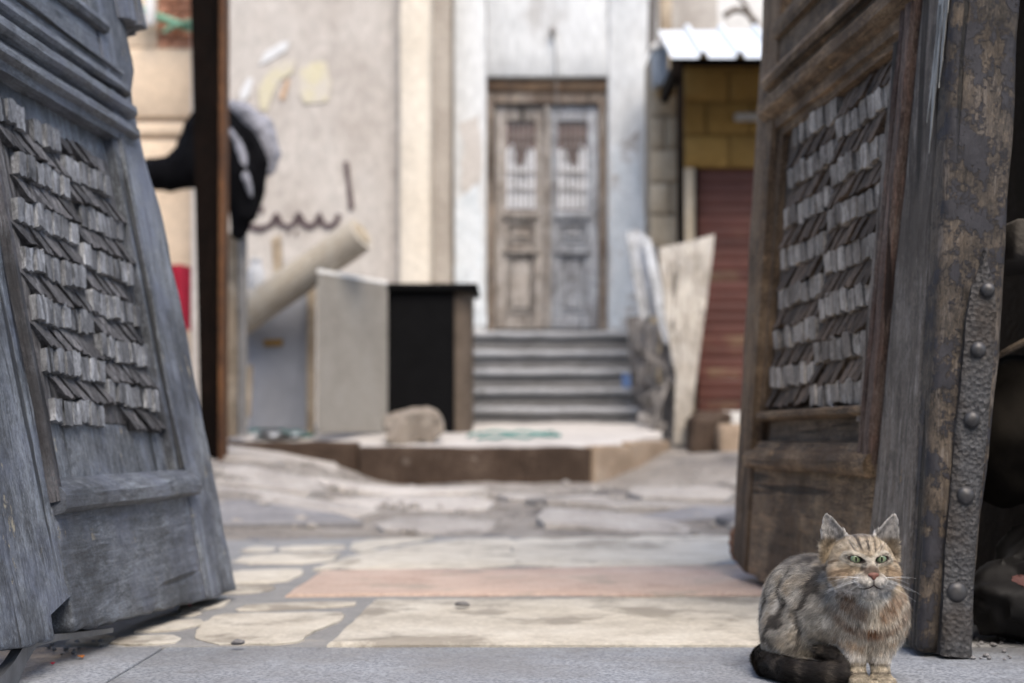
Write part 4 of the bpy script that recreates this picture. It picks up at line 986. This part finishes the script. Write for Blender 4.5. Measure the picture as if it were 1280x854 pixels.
for j, (l_, lb) in enumerate([([(585, 543), (610, 538), (650, 537), (690, 536), (700, 540), (660, 543), (620, 545), (590, 547)], 'teal garden hose lying on the terrace before the steps'),
                              ([(312, 536), (340, 533), (370, 537), (392, 540), (372, 543), (335, 541), (318, 545)], 'teal garden hose lying at the foot of the grey cabinet')]):
    q = []
    for i in range(len(l_)-1):
        for t in range(4):
            a = Vector(l_[i]).lerp(Vector(l_[i+1]), t/4); Y = 10.0-(a.y-540)*.06; q.append(Vector((wx(a.x, Y), Y, tz(Y)+.022+.01*math.sin(i+t))))
    tag(G().tube(q, .010, 8).build('garden_hose', MAT['teal']), lb, 'hose')
tag(cloth('plastic_scrap', lambda a, b: Vector((wx(318+a*60, 9.8), 9.7+b*.35, tz(9.8)+.02+.03*abs(math.sin(a*7+b*5))*(1-b*.4))), 0, MAT['sheet'], 14, 10, .004), 'crumpled pale plastic scrap on the terrace by the grey cabinet', 'plastic')
# dark post
post = empty('wooden_post', P(262, 575, 8.6), 'tall dark brown square post with orange sunlight coloured into its right edge', 'post')
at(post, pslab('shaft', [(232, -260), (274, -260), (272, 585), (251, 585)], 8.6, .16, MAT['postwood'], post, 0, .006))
at(post, pslab('lit_edge', [(274.5, -260), (281, -260), (278, 585), (272.5, 585)], 8.57, .17, MAT['postlit'], post, 0, .004))  # orange strip standing in for the sunlit right edge
# hanging clothes
def px_chain(l, Y): return [tuple(P(a, b, Y+dy)) for a, b, dy in l]
k9 = 9.5/FPX
def black_f(p):
    d = s_chain(p, px_chain([(190, 218, 0), (215, 217, -.02), (243, 205, 0)], 9.5), [20*k9, 22*k9, 26*k9])
    d = smin(d, s_chain(p, px_chain([(262, 135, 0), (248, 165, 0), (240, 210, 0)], 9.5), [12*k9, 20*k9, 24*k9]), .06)
    d = smin(d, s_chain(p, px_chain([(258, 140, 0), (282, 170, -.03), (300, 215, -.05), (303, 265, -.02), (298, 290, 0)], 9.5), [14*k9, 24*k9, 24*k9, 17*k9, 10*k9]), .05)
    d = smin(d, s_chain(p, px_chain([(285, 142, 0), (312, 168, -.02), (326, 205, -.02), (322, 240, 0), (312, 270, 0)], 9.45), [6*k9, 8*k9, 9*k9, 8*k9, 7*k9]), .02)
    q = p*np.array([1, 1, .45]); return d+vnoise(q*14)*.012+vnoise(q*30)*.006
lo, hi = P(160, 310, 9.5), P(350, 110, 9.5)
tag(blob('jacket', black_f, (lo.x, 9.15, lo.z), (hi.x, 9.8, hi.z), .014, MAT['black']), 'black jacket hanging behind the tall brown post, one sleeve sticking out', 'jacket')
def grey_f(p):
    d = s_chain(p, px_chain([(284, 132, 0), (306, 142, 0), (326, 162, 0), (337, 192, 0), (334, 212, 0)], 9.68), [8*k9, 13*k9, 17*k9, 14*k9, 9*k9])
    d = np.minimum(d, s_chain(p, px_chain([(286, 162, 0), (300, 185, 0), (306, 215, 0), (314, 246, 0)], 9.36), [4*k9, 6*k9, 5*k9, 3*k9]))
    return d+vnoise(p*18)*.012+vnoise(p*40)*.006
tag(blob('cloth_bundle', grey_f, (lo.x, 9.2, lo.z), (hi.x, 9.9, hi.z), .014, MAT['greycloth']), 'crumpled grey cloth slung over the black jacket', 'cloth')

# ------------------------------------------------------------------ litter by the gate
def bag_f(p):
    d = s_ell(p, (1.13, 3.15, .09), (.15, .13, .105)); d = smin(d, s_ell(p, (1.20, 3.25, .17), (.11, .11, .10)), .05)
    return d+np.abs(vnoise(p*13))*.03+np.abs(vnoise(p*29))*.02
tag(blob('plastic_bag', bag_f, (.9, 2.9, -.03), (1.4, 3.5, .4), .012, MAT['darkplastic'], None, 50), 'crumpled dark plastic bag on the ground behind the iron strap', 'bag')
def sack_f(p):
    d = s_ell(p, (1.16, 3.28, .47), (.14, .16, .17)); return d+vnoise(p*9)*.02+vnoise(p*24)*.008
tag(blob('sack', sack_f, (.95, 3.0, .24), (1.4, 3.55, .7), .014, MAT['darkcloth']), 'dark bulging sack wedged behind the brown gate leaf', 'sack')
tag(G().tube([P(1236, 452, 3.15), P(1262, 437, 3.12), P(1300, 418, 3.08)], [.006, .008, .009], 8).build('stick', MAT['beam']), 'thin brown stick poking out behind the brown gate leaf', 'stick')
def leaf_mesh(name, c, w, l, rz, tilt, mat, lb):
    v = []; n_ = 8
    for i in range(n_+1):
        t = i/n_; ww_ = w*math.sin(math.pi*min(1, t*.95+.03))**.8*(1+.15*math.sin(i*2.3))
        for s_ in (-1, 0, 1): v.append(Vector((s_*ww_, (t-.5)*l, (.25*w*abs(s_))+.1*l*math.sin(t*3)+.01*random.uniform(-1, 1)*w)))
    v += [p+Vector((0, 0, .0008)) for p in v]; m = (n_+1)*3
    f = [(i*3+j, i*3+j+1, i*3+4+j, i*3+3+j) for i in range(n_) for j in range(2)]; f += [tuple(m+k_ for k_ in reversed(t)) for t in f]
    o = add(name, mesh(name, v, f), mat, None, c); o.rotation_euler = (tilt, 0, rz); return tag(o, lb, 'leaf')
leaf_mesh('dry_leaf', P(1276, 728, 2.93), .026, .030, .25, .8, MAT['redleaf'], 'dry red leaf resting on the dark plastic bag')
leaf_mesh('dry_leaf', gp(101, 822, .004), .007, .018, .6, .1, MAT['orange'], 'orange scrap of leaf on the granite before the grey gate leaf')
leaf_mesh('petal', gp(66, 830, .004), .004, .010, .2, .1, MAT['redpetal'], 'tiny pink petal on the granite by the bent metal strip')
leaf_mesh('petal', gp(231, 757, .020), .013, .034, 1.3, .1, MAT['redpetal'], 'red petal on the paving at the foot of the grey gate leaf')
def pebble(c, r, sd, lb, mat):
    o = blob('pebble', rockf((c.x, c.y, c.z+r[2]*.7), r, sd, r[0]*.5), (c.x-r[0]*1.4, c.y-r[1]*1.4, c.z-.004), (c.x+r[0]*1.4, c.y+r[1]*1.4, c.z+r[2]*2.2), r[0]/7, mat, None, 40); return tag(o, lb, 'stone')
pebble(gp(578, 758, .014), (.020, .015, .008), 3, 'small grey pebble lying on the largest pale slab', MAT['darkstone'])
pebble(gp(297, 806, .012), (.016, .012, .009), 6, 'grey stone chip at the granite edge by the pale crazy paving', MAT['darkstone'])
g = G().lathe([(.05, 0), (.075, .02), (.085, .05), (.08, .056), (.088, .075), (.082, .09), (.085, .105), (.07, .13), (.055, .14), (.06, .15), (.045, .15), (.04, .02)], 24)
tag(g.build('clay_pot', MAT['clay'], None, loc=(.845, 4.98, .008)), 'small brown ribbed clay pot beside the far edge of the brown gate leaf', 'pot')
rl = random.Random(5)
for j in range(46):      # crumbs of dirt along the foot of the walls
    px = rl.choice([rl.uniform(30, 130), rl.uniform(1205, 1275)]); py = rl.uniform(800, 822) if px < 400 else rl.uniform(798, 826)
    c = gp(px, py, .0); r_ = rl.uniform(.003, .008)
    if j == 0: crumbs = G()
    crumbs.lathe([(r_*.6, 0), (r_, r_*.5), (r_*.4, r_*1.1)], 6, (c.x, c.y, .001))
tag(crumbs.build('gravel_crumbs', MAT['darkstone'], smooth=False), 'scattered dark crumbs of dirt by the gate leaves', 'gravel', kind='stuff')
# ------------------------------------------------------------------ the cat
CO = Vector((.648, 2.585, .001)); HX = -.016
cat = empty('cat', CO, 'brown tabby cat with green eyes crouching on the granite', 'cat')
TAIL = [(-.12, .25, .03), (-.160, .17, .024), (-.166, .09, .022), (-.140, .030, .022), (-.095, -.002, .021), (-.058, -.004, .024), (-.046, .010, .036), (-.062, .020, .050), (-.084, .018, .060)]
TR = [.020, .020, .020, .020, .019, .018, .016, .013, .006]
def ear_frame(sd):
    base = np.array([HX+sd*.042, -.004, .250]); tip = np.array([HX+sd*.0635, -.006, .311])
    ev = tip-base; ln = np.linalg.norm(ev); ev /= ln
    en = np.array([sd*.18, -.97, .05]); en -= ev*(en @ ev); en /= np.linalg.norm(en); return base, ev, en, np.cross(ev, en), ln
def s_ear(p, sd):
    base, ev, en, ew, ln = ear_frame(sd); q = p-base; t = q @ ev; a = q @ en; w_ = q @ ew; tt = np.clip(t/ln, -.3, 1)
    hw = .0275*np.clip(1-tt, 0, 2)**.66+.0015; r_ = np.clip(w_/hw, -1.2, 1.2)
    cup = -.013*np.clip(1-tt*.7, 0, 1.2)*(1-r_**2)
    return np.maximum(np.maximum(np.abs(w_)-hw, np.abs(a-cup)-.0032), np.maximum(t-ln, -t-.015))*.8
def mir(c, sd): return (HX+sd*c[0], c[1], c[2])
def eye_q(p, sd):
    """how far a place is from the slit of the lids (1 = on the rim)"""
    x = (p[:, 0]-(HX+sd*.0228)); z = p[:, 2]-.2345-sd*x*.17
    return np.sqrt((x/.0124)**2+(z/np.where(z > 0, .0058, .0058))**2)
def cat_f(p):
    d = s_ell(p, (-.085, .185, .108), (.074, .092, .100))
    d = smin(d, s_ell(p, (-.058, .115, .128), (.076, .105, .092)), .06)
    d = smin(d, s_ell(p, (.010, .042, .119), (.066, .070, .076)), .045)
    d = smin(d, s_cone(p, (.002, .035, .150), (-.012, .005, .200), .058, .046), .035)
    d = smin(d, s_ell(p, (-.112, .130, .070), (.056, .080, .064)), .022)
    d = smin(d, s_ell(p, (-.015, .200, .070), (.050, .080, .066)), .03)
    for x in (-.022, .022):
        leg = s_chain(p, [(x+.002, .022, .100), (x, .008, .055), (x, .0, .022)], [.026, .0175, .0155])
        leg = smin(leg, s_ell(p, (x, -.014, .0125), (.0175, .025, .0125)), .010)
        for i in range(4):
            leg = smin(leg, s_ell(p, (x-.0135+.009*i, -.033-(.004 if i in (1, 2) else 0), .0095), (.0058, .010, .0085)), .003)
        d = smin(d, leg, .016)
    foot = s_chain(p, [(-.128, .110, .024), (-.092, .045, .018), (-.078, .022, .014)], [.022, .018, .014]); d = smin(d, foot, .012)
    h = s_ell(p, (HX, -.012, .2255), (.0545, .054, .048))
    for sd in (-1, 1):
        h = smin(h, s_ell(p, mir((.0315, -.034, .205), sd), (.027, .030, .025)), .022)
        h = smin(h, s_ell(p, mir((.0228, -.0545, .2345), sd), (.0170, .0150, .0130)), .008)
    h = smin(h, s_cone(p, (HX, -.052, .243), (HX+.001, -.0835, .2135), .0135, .0105), .012)
    for sd in (-1, 1): h = smin(h, s_ell(p, mir((.0115, -.0805, .1985), sd), (.0160, .0165, .0125)), .012)
    h = smin(h, s_ell(p, (HX+.001, -.074, .1815), (.016, .016, .0115)), .009)
    for sd in (-1, 1):
        e = s_ear(p, sd); h = smin(h, e, .007)
        x = p[:, 0]-(HX+sd*.0228); z = p[:, 2]-.2345-sd*x*.17
        q = np.stack([x/.0124, (p[:, 1]+.074)/.02, z/np.where(z > 0, .0056, .0056)], 1); cut = (np.linalg.norm(q, axis=1)-1)*.006
        h = np.maximum(h, -cut)
    d = smin(d, h, .014)
    t = s_chain(p, TAIL, TR)
    d = smin(d, t, .004)
    return d
V, F = surfnet(cat_f, (-.215, -.125, -.004), (.115, .315, .325), .003)
V[:, 2] = np.maximum(V[:, 2], .0005)
def sst(a, b, x):
    t = np.clip((x-a)/(b-a), 0, 1); return t*t*(3-2*t)
def mixc(c, k, new): return c*(1-k[:, None])+np.array(new)*k[:, None]
def cat_color(p, nrm):
    x, y, z = p[:, 0], p[:, 1], p[:, 2]; n1 = vnoise(p*22+5); n2 = vnoise(p*55+9); n3 = vnoise(p*150+3)
    c = np.tile(np.array([.34, .30, .245]), (len(p), 1)); c = mixc(c, sst(.0, .7, n2), (.52, .485, .43)); c = mixc(c, sst(.1, .8, -n2)*.6, (.26, .205, .145))
    a = -.42*(x+.02)+.90*y+.25*(z-.1)
    ph = a/.066+.55*n1+.25*n2+.15
    st = sst(-.25, .35, np.sin(2*np.pi*ph)+.35*n2)*sst(.045, .08, z)
    c = mixc(c, st*(.86+.14*n3), (.026, .022, .020)); c = mixc(c, sst(-.115, -.085, x)*sst(-.02, -.045, x)*sst(.12, .155, z)*sst(.02, .05, y)*.8*sst(-.5, .2, n2), (.045, .038, .035)); c = mixc(c, sst(.1, .6, np.sin(2*np.pi*ph+1.2))*.5*sst(.05, .1, z), (.50, .47, .42))
    c = mixc(c, sst(.19, .225, z+.012*n2)*.72*sst(.03, .07, y), (.085, .078, .075))
    c = mixc(c, sst(.062, .04, z+.006*n2)*sst(-.085, -.10, x)*sst(.03, .06, y), (.56, .53, .49))
    c = mixc(c, sst(.045, .02, y)*0+sst(.11, .05, np.abs(x+.075))*sst(.04, .075, z)*sst(.10, .075, z)*sst(.1, .06, y)*.25, (.10, .08, .06))
    # chest: pale and rust bands below the chin
    w = sst(.085, .045, y)*sst(-.068, -.046, x+.03*(z-.1))*sst(.19, .175, z)
    dx = x-.002; dz = .178-z+.012*(np.abs(dx)/.06)**2; r = np.sqrt((dx*.82)**2+np.clip(dz, 0, 1)**2)+.004*n2
    ch = np.tile(np.array([.46, .405, .335]), (len(p), 1))
    ch = mixc(ch, sst(.030, .018, r), (.62, .59, .54))
    k = sst(.022, .030, r)*sst(.056, .048, r)*sst(.004, .016, np.abs(dx+.004*n1)); ch = mixc(ch, k*np.clip(.62+.5*n3, .2, .95), (.20, .105, .052))
    k = sst(.060, .066, r)*sst(.084, .077, r); ch = mixc(ch, k*(.55+.45*sst(-.2, .4, n2)), (.135, .068, .036))
    k = sst(.090, .098, r)*sst(.125, .11, r)*sst(-.1, .4, n3+n2*.5); ch = mixc(ch, k*.55, (.36, .22, .12))
    ch = mixc(ch, sst(.105, .125, r), (.54, .51, .47)); ch = mixc(ch, sst(.045, .075, dx)*sst(-.1, .3, np.sin(r*190))*.5, (.16, .13, .11))
    c = c*(1-w[:, None])+ch*w[:, None]
    # legs
    k = sst(.058, .046, z)*sst(.05, .035, y)*sst(-.055, -.045, x); c = mixc(c, k, (.45, .385, .29))
    for b in (.0265, .041): c = mixc(c, k*sst(.0035, .0015, np.abs(z-b-.002*n1))*.75, (.10, .08, .06))
    foot = s_chain(p, [(-.128, .110, .024), (-.092, .045, .018), (-.078, .022, .014)], [.022, .018, .014])
    c = mixc(c, sst(.010, .0, foot)*.8, (.25, .225, .195))
    # head
    hx = x-HX; ax = np.abs(hx); hd = sst(.03, .012, y)*sst(.168, .178, z)
    hc = np.tile(np.array([.40, .325, .235]), (len(p), 1)); hc = mixc(hc, sst(-.1, .6, n2)*.5, (.50, .44, .36)); hc = mixc(hc, sst(0, .6, n3)*.25, (.24, .18, .12))
    hc = mixc(hc, sst(.018, .034, ax)*sst(.226, .214, z)*sst(.192, .205, z)*.45, (.36, .225, .12))
    for off, sl, a0, th, am in ((.2325, .30, .034, .0033, .85), (.2155, .18, .030, .0026, .6), (.206, .05, .036, .002, .4)):
        zl = off-sl*(ax-.034)+.002*n2; hc = mixc(hc, sst(th, th*.35, np.abs(z-zl))*sst(a0, a0+.005, ax)*am, (.115, .075, .045))
    hc = mixc(hc, sst(.206, .197, z+.004*n2)*sst(.052, .040, ax), (.58, .55, .51)); hc = mixc(hc, sst(-.062, -.078, y)*sst(.216, .204, z)*.9, (.52, .49, .45))
    hc = mixc(hc, sst(.0145, .009, ax)*sst(.206, .212, z)*sst(.246, .230, z), (.165, .122, .092))
    hs = hx*(1-14*(z-.255))+.0022*n1+.0012*n2; fz = sst(.240, .252, z+.003*n2)*sst(.030, .020, ax)
    hc = mixc(hc, fz*sst(.25, .75, np.cos(2*np.pi*hs/.0118))*(.55+.4*sst(-.3, .3, n2)), (.070, .056, .047))
    hc = mixc(hc, fz*sst(.2, .8, -np.cos(2*np.pi*hs/.0118))*.5, (.47, .41, .33))
    hc = mixc(hc, sst(.264, .272, z)*sst(.034, .026, ax)*.75, (.11, .10, .10))
    for sd in (-1, 1):
        q = eye_q(p, sd); fr_ = sst(-.045, -.052, y)
        hc = mixc(hc, sst(2.3, 1.75, q)*fr_*.75, (.56, .51, .43)); hc = mixc(hc, sst(1.34, 1.12, q)*fr_, (.03, .022, .018))
        hc = mixc(hc, fr_*sst(.006, .003, np.sqrt((ax-.0095)**2+(z-.2290)**2))*.5*(np.sign(hx) == sd), (.045, .032, .026))
    ea = np.minimum(s_ear(p, -1), s_ear(p, 1)); ek = sst(.004, .0, ea)*sst(.258, .266, z)
    ear = np.where((nrm[:, 1] < -.05)[:, None], np.array([.60, .57, .54]), np.array([.30, .225, .15])); ear = ear*(1+.25*n3[:, None])
    hc = hc*(1-ek[:, None])+ear*ek[:, None]
    c = c*(1-hd[:, None])+hc*hd[:, None]
    # tail
    t = s_chain(p, TAIL, TR); k = sst(.012, .003, t)*sst(.1, .08, z)*sst(-.04, -.045, x)
    ang = np.arctan2(p[:, 1]-.09, p[:, 0]+.06); rg = sst(.55, .9, np.sin(ang*13+n1))
    tc = np.tile(np.array([.026, .021, .018]), (len(p), 1)); tc = mixc(tc, rg*.5*sst(-.4, .2, n3), (.15, .125, .10)); c = c*(1-k[:, None])+tc*k[:, None]
    return np.clip(c, .01, .85)
me = np_mesh('body', V, F)
nr = np.zeros(len(V)*3, np.float32); me.vertices.foreach_get('normal', nr); NR = nr.reshape(-1, 3)
def set_col(me, C_):
    a = me.color_attributes.new('Col', 'FLOAT_COLOR', 'POINT'); a.data.foreach_set('color', np.concatenate([C_, np.ones((len(C_), 1))], 1).astype(np.float32).ravel())
set_col(me, cat_color(V, NR)*.8)
def fur_mat(name, rough, sheen):
    m = M(name, rough, 0, .25); at_ = m.n.new('ShaderNodeAttribute'); at_.attribute_name = 'Col'; m.color(at_.outputs['Color'])
    return m.m
body = add('body', me, fur_mat('cat skin and undercoat', .9, 0), cat)
# fur: thin tapering blades growing from the body
T = np.concatenate([F[:, [0, 1, 2]], F[:, [0, 2, 3]]]); A_, B_, C_ = V[T[:, 0]], V[T[:, 1]], V[T[:, 2]]
ar = np.linalg.norm(np.cross(B_-A_, C_-A_), axis=1)/2; ce = (A_+B_+C_)/3
dens = ar*np.where((ce[:, 2] > .17) & (ce[:, 1] < .03), 2.4, 1.0)*np.where(ce[:, 2] < .004, .05, 1)
NB = 360000
ti = RNG.choice(len(T), NB, p=dens/dens.sum()); u1, u2 = RNG.random(NB), RNG.random(NB); fl = u1+u2 > 1; u1[fl] = 1-u1[fl]; u2[fl] = 1-u2[fl]
rt = A_[ti]+(B_[ti]-A_[ti])*u1[:, None]+(C_[ti]-A_[ti])*u2[:, None]
nn = NR[T[ti, 0]]*(1-u1-u2)[:, None]+NR[T[ti, 1]]*u1[:, None]+NR[T[ti, 2]]*u2[:, None]; nn /= np.linalg.norm(nn, axis=1)[:, None]+1e-9
x, y, z = rt.T; ax = np.abs(x-HX)
hd = sst(.035, .012, y)*sst(.168, .182, z); cw = sst(.085, .045, y)*sst(-.07, -.045, x)*(1-hd)
lg = sst(.058, .046, z)*sst(.05, .035, y)*sst(-.055, -.045, x)
td = s_chain(rt, TAIL, TR); tl = sst(.010, .002, td)*sst(.1, .08, z)*(x < -.04)
mz = sst(-.058, -.072, y)*hd; chk = sst(.03, .045, ax)*sst(.235, .22, z)*hd
earm = sst(.256, .264, z)*sst(.026, .032, ax)*hd
L = .0150+.003*vnoise(rt*40); L = L*(1-cw)+.0165*cw; L = L*(1-hd)+(.0085+.0045*chk-.0045*mz)*hd; L = L*(1-earm)+np.where((nn[:, 1] < -.2) & (z < .280), .009, .0030)*earm; L = L*(1-lg)+.0065*lg; L = L*(1-tl)+.017*tl
L *= RNG.uniform(.7, 1.25, NB)*np.where(RNG.random(NB) < .06, 1.55, 1.0)*(1-.35*sst(.03, .0, z)*(1-tl))
flow = np.tile(np.array([-.38, .62, -.62]), (NB, 1))
flow = flow*(1-cw[:, None])+np.stack([.35*np.sign(x)*np.minimum(1, np.abs(x)/.05), -.05+0*x, -1+0*x], 1)*cw[:, None]
hf = rt-np.array([HX, -.095, .214]); hf[:, 2] -= .012*mz; hf /= np.linalg.norm(hf, axis=1)[:, None]+1e-6
hf[:, 2] -= .45*chk; flow = flow*(1-hd[:, None])+hf*hd[:, None]
flow = flow*(1-earm[:, None])+np.array([0, -.15, 1])*earm[:, None]
flow = flow*(1-lg[:, None])+np.array([0, -.1, -1])*lg[:, None]
tg = np.array(TAIL); seg = np.argmin(np.stack([s_cone(rt, TAIL[i], TAIL[i+1], .0, .0) for i in range(len(TAIL)-1)]), 0); td_ = tg[seg+1]-tg[seg]; td_ /= np.linalg.norm(td_, axis=1)[:, None]
flow = flow*(1-tl[:, None])+td_*tl[:, None]
cl = np.stack([vnoise(rt*62+i*17) for i in range(3)], 1); cl2 = np.stack([vnoise(rt*160+i*31) for i in range(3)], 1)
flow = flow+(cl*.42+cl2*.22+RNG.normal(size=(NB, 3))*.16)*(1-.45*hd[:, None])
flow -= nn*np.sum(flow*nn, 1)[:, None]; flow /= np.linalg.norm(flow, axis=1)[:, None]+1e-9
lift = (.34+.10*RNG.normal(size=NB))*(1-.25*hd)*(1-.3*lg)+.10*cw
d1 = flow+nn*lift[:, None]*1.35; d1 /= np.linalg.norm(d1, axis=1)[:, None]; d2 = flow+nn*(lift[:, None]*.45)+np.array([0, 0, -.10]); d2 /= np.linalg.norm(d2, axis=1)[:, None]
mid_ = rt+d1*(L*.5)[:, None]; tip = mid_+d2*(L*.5)[:, None]
sv = np.cross(d1, nn); sv /= np.linalg.norm(sv, axis=1)[:, None]+1e-9
wd = (.00032*(1-.30*hd)+.00007*cw)*RNG.uniform(.7, 1.3, NB)
keep = (np.minimum(eye_q(rt, -1), eye_q(rt, 1)) > 1.20) | (y > -.045)
keep &= ~((np.abs(x-HX) < .0085) & (np.abs(z-.2075) < .007) & (y < -.085))
keep &= (z > .0025)
tip[:, 2] = np.maximum(tip[:, 2], .001); mid_[:, 2] = np.maximum(mid_[:, 2], .001)
# no hair may lie across the eyes
for sd in (-1, 1):
    for q in (tip, mid_): keep &= ~((eye_q(q, sd) < 1.12) & (q[:, 1] < -.05))
rt, nn, mid_, tip, sv, wd = (a[keep] for a in (rt, nn, mid_, tip, sv, wd)); NBk = len(rt); hdk = hd[keep]
cc = cat_color(rt, nn)*(RNG.uniform(.62, 1.2, NBk)*np.clip(1+.55*vnoise(rt*230+7), .35, 1.6))[:, None]*.92
W_ = wd[:, None]; rt = rt-nn*.0012
FV = np.stack([rt-sv*W_, rt+sv*W_, mid_-sv*W_*.8, mid_+sv*W_*.8, tip], 1).reshape(-1, 3)
b = np.arange(NBk)*5; FF = np.stack([b, b+1, b+3, b, b+3, b+2, b+2, b+3, b+4], 1).reshape(-1, 3)
lt = np.where(RNG.random(NBk) < .3, 1.75, 1.05)[:, None]
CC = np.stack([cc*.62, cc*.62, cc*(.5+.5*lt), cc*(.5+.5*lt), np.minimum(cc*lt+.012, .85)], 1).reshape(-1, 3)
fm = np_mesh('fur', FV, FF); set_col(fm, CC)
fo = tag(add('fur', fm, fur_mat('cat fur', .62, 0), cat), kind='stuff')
# eyes, nose, mouth, whiskers
def eye_mat():
    m = M('green cat eye', .06, 0, .6); sx = m.n.new('ShaderNodeSeparateXYZ'); m.L(m.co, sx.inputs[0])
    X, Z = sx.outputs[0], sx.outputs[2]
    r2 = m.math('SQRT', m.math('ADD', m.math('POWER', X, 2.0), m.math('POWER', Z, 2.0)), 0)
    col = m.ramp(m.math('MULTIPLY', r2, 90.0), [(.0, (.17, .18, .085)), (.35, (.16, .205, .12)), (.75, (.12, .165, .11)), (.95, (.03, .035, .03))])
    e = m.math('ADD', m.math('POWER', m.math('MULTIPLY', X, 560.0), 2.0), m.math('POWER', m.math('MULTIPLY', Z, 190.0), 2.0))
    col = m.mix(m.ramp(e, [(.75, 1.0), (1.0, 0.0)]), col, (.004, .004, .004)); m.color(col); return m.m
EM = eye_mat()
for sd in (-1, 1):
    g = G(); n_ = 20; pr = [(.0128*math.sin(a), -.0128*math.cos(a)) for a in np.linspace(.05, math.pi-.05, 16)]
    g.lathe(pr, n_); g.build('eye', EM, cat, sharp=180, loc=(HX+sd*.0228, -.0548, .2345))
nz = blob('nose', lambda p: smin(s_ell(p, (HX+.001, -.0945, .2095), (.0098, .0045, .0046)), s_ell(p, (HX+.001, -.0950, .2050), (.0040, .0042, .0045)), .003), (-.03, -.105, .195), (0, -.085, .22), .0008, plain('pink brown nose', (.19, .085, .065), .45, var=.25, scale=120), cat)
mo = M('dark mouth line', .7); mo.color((.035, .022, .02))
mp = lambda sd: [(HX+.001, -.0985, .2005), (HX+.001, -.0978, .1920), (HX+.001+sd*.006, -.0950, .1872), (HX+.001+sd*.014, -.0890, .1845), (HX+.001+sd*.022, -.078, .1838)]
G().tube(mp(-1), [.0007, .0010, .0011, .0009, .0004], 6).tube(mp(1), [.0007, .0010, .0011, .0009, .0004], 6).build('mouth', mo.m, cat)
wm = M('white whisker', .4); wm.color((.8, .8, .8)); rw_ = random.Random(2)
for sd in (-1, 1):
    for i in range(7):
        a0 = Vector((HX+sd*(.016+.004*(i % 3)), -.090+.003*(i % 3), .2025-.0035*(i//3)+.001*(i % 3)))
        dr_ = Vector((sd*1, -.18+.12*rw_.random(), .22-.62*(i/6)+rw_.uniform(-.08, .08))).normalized(); ln = rw_.uniform(.045, .075)
        q = [a0+dr_*ln*t+Vector((0, .014*t*t, -.012*t*t)) for t in np.linspace(0, 1, 7)]
        G().tube(q, [.00022*(1-t*.75) for t in np.linspace(0, 1, 7)], 4).build('whisker', wm.m, cat)
for sd in (-1, 1):
    for i in range(2):
        a0 = Vector((HX+sd*(.016+.006*i), -.064, .2480)); dr_ = Vector((sd*.5, -.3, 1)).normalized()
        G().tube([a0+dr_*.035*t+Vector((sd*.006*t*t, .012*t*t, 0)) for t in np.linspace(0, 1, 5)], [.00012*(1-t*.7) for t in np.linspace(0, 1, 5)], 4).build('whisker', wm.m, cat)
